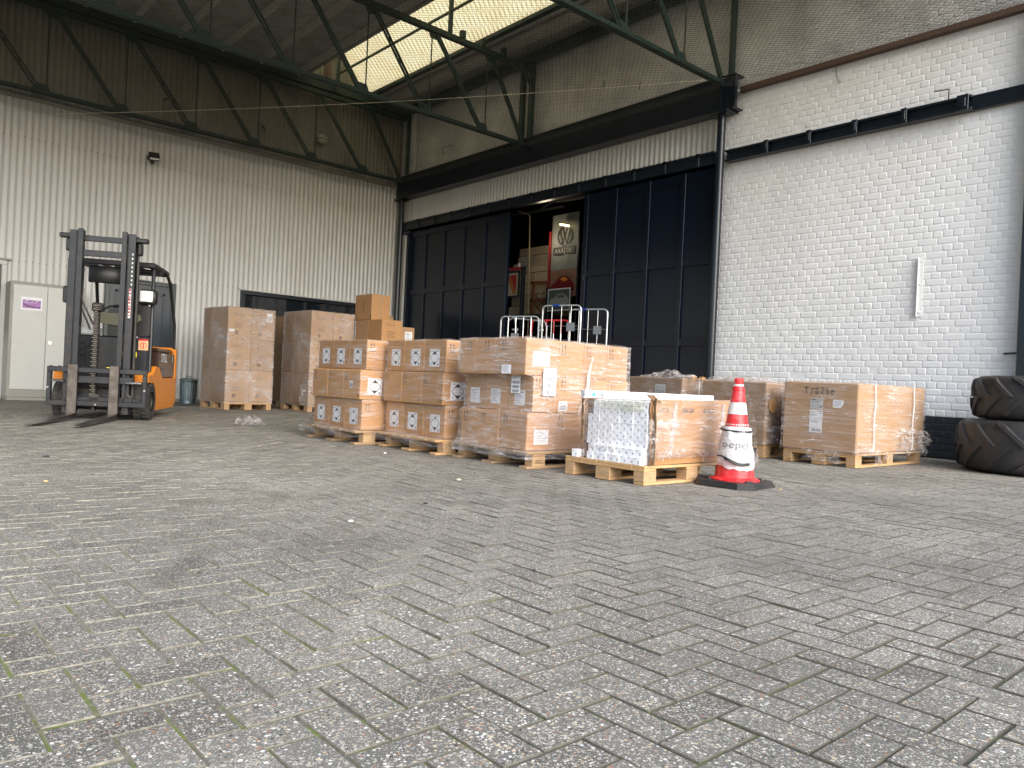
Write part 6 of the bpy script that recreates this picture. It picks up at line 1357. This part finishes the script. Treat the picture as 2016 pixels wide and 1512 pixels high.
f = Fr((12.44, 14.66, 2.90), (0, -1, 0), (0, 0, 1), (-1, 0, 0)); q = MB(); f.rect(q, 0, .53, 0, .55, .0, 0); q2 = [(.11, .50), (.25, .50), (.48, .03), (.38, .03)]; f.poly(q, q2, .003, 1); f.poly(q, [(.25, .50), (.48, .50), (.48, .06), (.475, .05)], .003, 2); q.build('sign_face', [cream, orstr, mat('red_stripe', (.60, .03, .012), .5)], sg, smooth=False)
q = MB(); q.box(12.445, 12.475, 14.10, 14.69, 3.45, 3.50, .003); q.box(12.445, 12.475, 14.10, 14.69, 2.85, 2.90, .003); q.box(12.445, 12.475, 14.085, 14.13, 2.85, 3.50, .003); q.build('black_frame', dark, sg)
q = MB(); q.box(12.48, 12.52, 14.02, 14.75, 3.52, 3.60, .003); q.box(12.48, 12.52, 13.99, 14.06, 3.3, 3.60, .003); q.build('red_frame', redp, sg)
q = MB(); q.cyl((12.52, 14.2, 3.60), (12.52, 14.2, 3.70), .035, n=12); q.build('cap_knob', whitep, sg)
ban = thing('banner', 'tall hanging banner with a round car badge and mirrored lettering inside the door gap', 'banner', (12.5, 12.6, 2.8))
f = Fr((12.5, 13.045, 2.83), (0, -1, -.0), (-.0, 0, 1), (-1, 0, 0)); bann = mat('banner_cloth', (.19, .20, .18), .7, var=.15, vscale=4); q = MB()
n = 12; vs = [f.P(.87 * i / n, z, .012 * math.sin(i * 1.1)) for z in (.58, 1.87) for i in range(n + 1)]; q.add(vs, [(i, i + 1, n + 2 + i, n + 1 + i) for i in range(n)]); q.build('banner_cloth', bann, ban)
q = MB(); n = 12; vs = [f.P(.87 * i / n, z, .012 * math.sin(i * 1.1)) for z in (-.05, .575) for i in range(n + 1)]; q.add(vs, [(i, i + 1, n + 2 + i, n + 1 + i) for i in range(n)]); pic = q.build('picture_panel', mat('dusky_print', (.22, .12, .08), .6, var=.5, vscale=3), ban)
q = MB(); f.poly(q, [(.04, .12), (.06, .24), (.20, .30), (.32, .42), (.50, .44), (.66, .36), (.78, .24), (.80, .10), (.6, .04), (.2, .05)], .016, 0); f.poly(q, [(.34, .36), (.42, .40), (.52, .40), (.60, .33), (.48, .30)], .019, 1); f.poly(q, [(.22, .08), (.55, .08), (.50, .14), (.28, .15)], .019, 2); q.build('red_car_print', [mat('dark_red_print', (.16, .01, .012), .4), orstr, paper], pic, smooth=False)
q = MB(); cxb, cyb, ra = .43, 1.36, .235
def ringb(r0, r1, m_i, d):
    N = 40; vs = [f.P(cxb + r * math.cos(6.2832 * i / N), cyb + r * math.sin(6.2832 * i / N), d) for r in (r0, r1) for i in range(N)]; q.add(vs, [(i, (i + 1) % N, N + (i + 1) % N, N + i) for i in range(N)], m_i)
ringb(.205, .24, 0, .016)
def bar(a, b, w=.04): f.line(q, a, b, w, .018, 0)
bar((cxb - .085, cyb + .18), (cxb, cyb + .0), .036); bar((cxb + .085, cyb + .18), (cxb, cyb + .0), .036)
bar((cxb - .165, cyb + .12), (cxb - .075, cyb - .17), .036); bar((cxb - .075, cyb - .17), (cxb, cyb - .02), .036); bar((cxb + .165, cyb + .12), (cxb + .075, cyb - .17), .036); bar((cxb + .075, cyb - .17), (cxb, cyb - .02), .036)
q.build('round_badge', ink, ban, smooth=False)
q = MB(); f.rect(q, .08, .78, .93, 1.11, .016, 0); text_mb(q, f, '60 JAAR', .11, .965, .155, .019, 1, .0, 1.05, mirror=True); q.build('lettering_strip', [ink, mat('faded_letters', (.33, .34, .31), .6)], ban, smooth=False)
q = MB(); q.box(12.47, 12.52, 12.13, 12.17, .5, 4.75, .004); tag(q.build('blue_post', navyl), 'dark blue post right beside the hanging banner', 'post')
cp = thing('car_picture', 'framed picture of a silver car standing below the banner', 'picture', (12.45, 12.6, 2.5))
f = Fr((12.42, 13.02, 2.45), (0, -1, 0), (0, 0, 1), (-1, 0, 0)); q = MB(); f.rect(q, 0, .74, 0, .52, 0, 0); f.rect(q, .03, .71, .03, .49, .002, 1); f.poly(q, [(.06, .16), (.10, .26), (.26, .32), (.36, .40), (.56, .38), (.68, .28), (.69, .15), (.4, .10)], .004, 2); f.poly(q, [(.30, .30), (.37, .37), (.52, .36), (.56, .30)], .006, 1); q.build('picture_sheet', [paper, mat('olive_print', (.10, .12, .09), .5, var=.5), mat('silver_print', (.33, .34, .33), .4)], cp, smooth=False)
lm = thing('inner_lamp', 'small lit warm lamp glowing against the banner inside', 'lamp', (12.3, 12.45, 4.42))
q = MB(); q.beam((12.36, 12.66, 4.44), (12.36, 12.36, 4.36), .05, .05, .01); q.build('lamp_tube', mat('lit_lamp', (1, .9, .6), .4, emit=(1.0, .80, .40, 1.6)), lm)
q = MB(); q.beam((12.37, 12.68, 4.475), (12.37, 12.34, 4.395), .08, .02, .004); q.build('lamp_housing', dark, lm)
pl = bpy.data.lights.new('inner_lamp_light', 'POINT'); pl.energy = 5; pl.color = (1, .84, .6); pl.shadow_soft_size = .15; po_ = bpy.data.objects.new('inner_lamp_light', pl); po_.location = (12.1, 12.9, 4.1); sc.collection.objects.link(po_)

# ================================================================ SMALL LITTER ON THE PAVING
lit = [((.95, 5.2), 'tan pebble on the left part of the paving', (.5, .36, .18), .02), ((2.55, 3.6), 'black pebble lying alone on the middle of the paving', (.02, .02, .025), .02), ((1.9, 3.3), 'white chip of stone on the paving, right of the tan pebble', (.7, .69, .65), .018),
       ((3.9, 6.2), 'small white scrap near the hazard-marked pallets', (.7, .7, .7), .022), ((5.42, 3.02), 'yellow pebble beside the cone foot', (.6, .45, .15), .014), ((8.15, 5.0), 'dry leaf beside the middle back-row pallet', (.40, .22, .08), .03),
       ((2.0, 2.1), 'dark pebble close to the camera', (.03, .03, .03), .012), ((1.2, 6.6), 'dark stain-like flat pebble at the left', (.04, .04, .04), .03), ((6.6, 2.9), 'white pebble right of the cone', (.6, .6, .58), .014), ((3.4, 4.4), 'pale twig left of the front pallet', (.5, .45, .35), .025)]
for i, ((x, y), lab, c, r_) in enumerate(lit):
    r_ *= .65
    q = MB(); n = 8; vs = []
    for k, (zz, rr) in enumerate(((0, .8), (.35, 1), (.7, .6))):
        for j in range(n): a = 6.283 * j / n; w = r_ * rr * (1 + .35 * noise.noise(Vector((j, i * 3.1, k * .4)))); vs.append((x + w * math.cos(a) * 1.3, y + w * math.sin(a), und(x, y) + r_ * zz))
    q.add(vs, [(k * n + j, k * n + (j + 1) % n, (k + 1) * n + (j + 1) % n, (k + 1) * n + j) for k in range(2) for j in range(n)] + [tuple(range(2 * n, 3 * n))])
    tag(q.build('pebble' if 'pebble' in lab or 'chip' in lab else 'scrap', mat('stone_%d' % i, c, .8)), lab, 'stone' if 'pebble' in lab or 'chip' in lab else 'scrap')
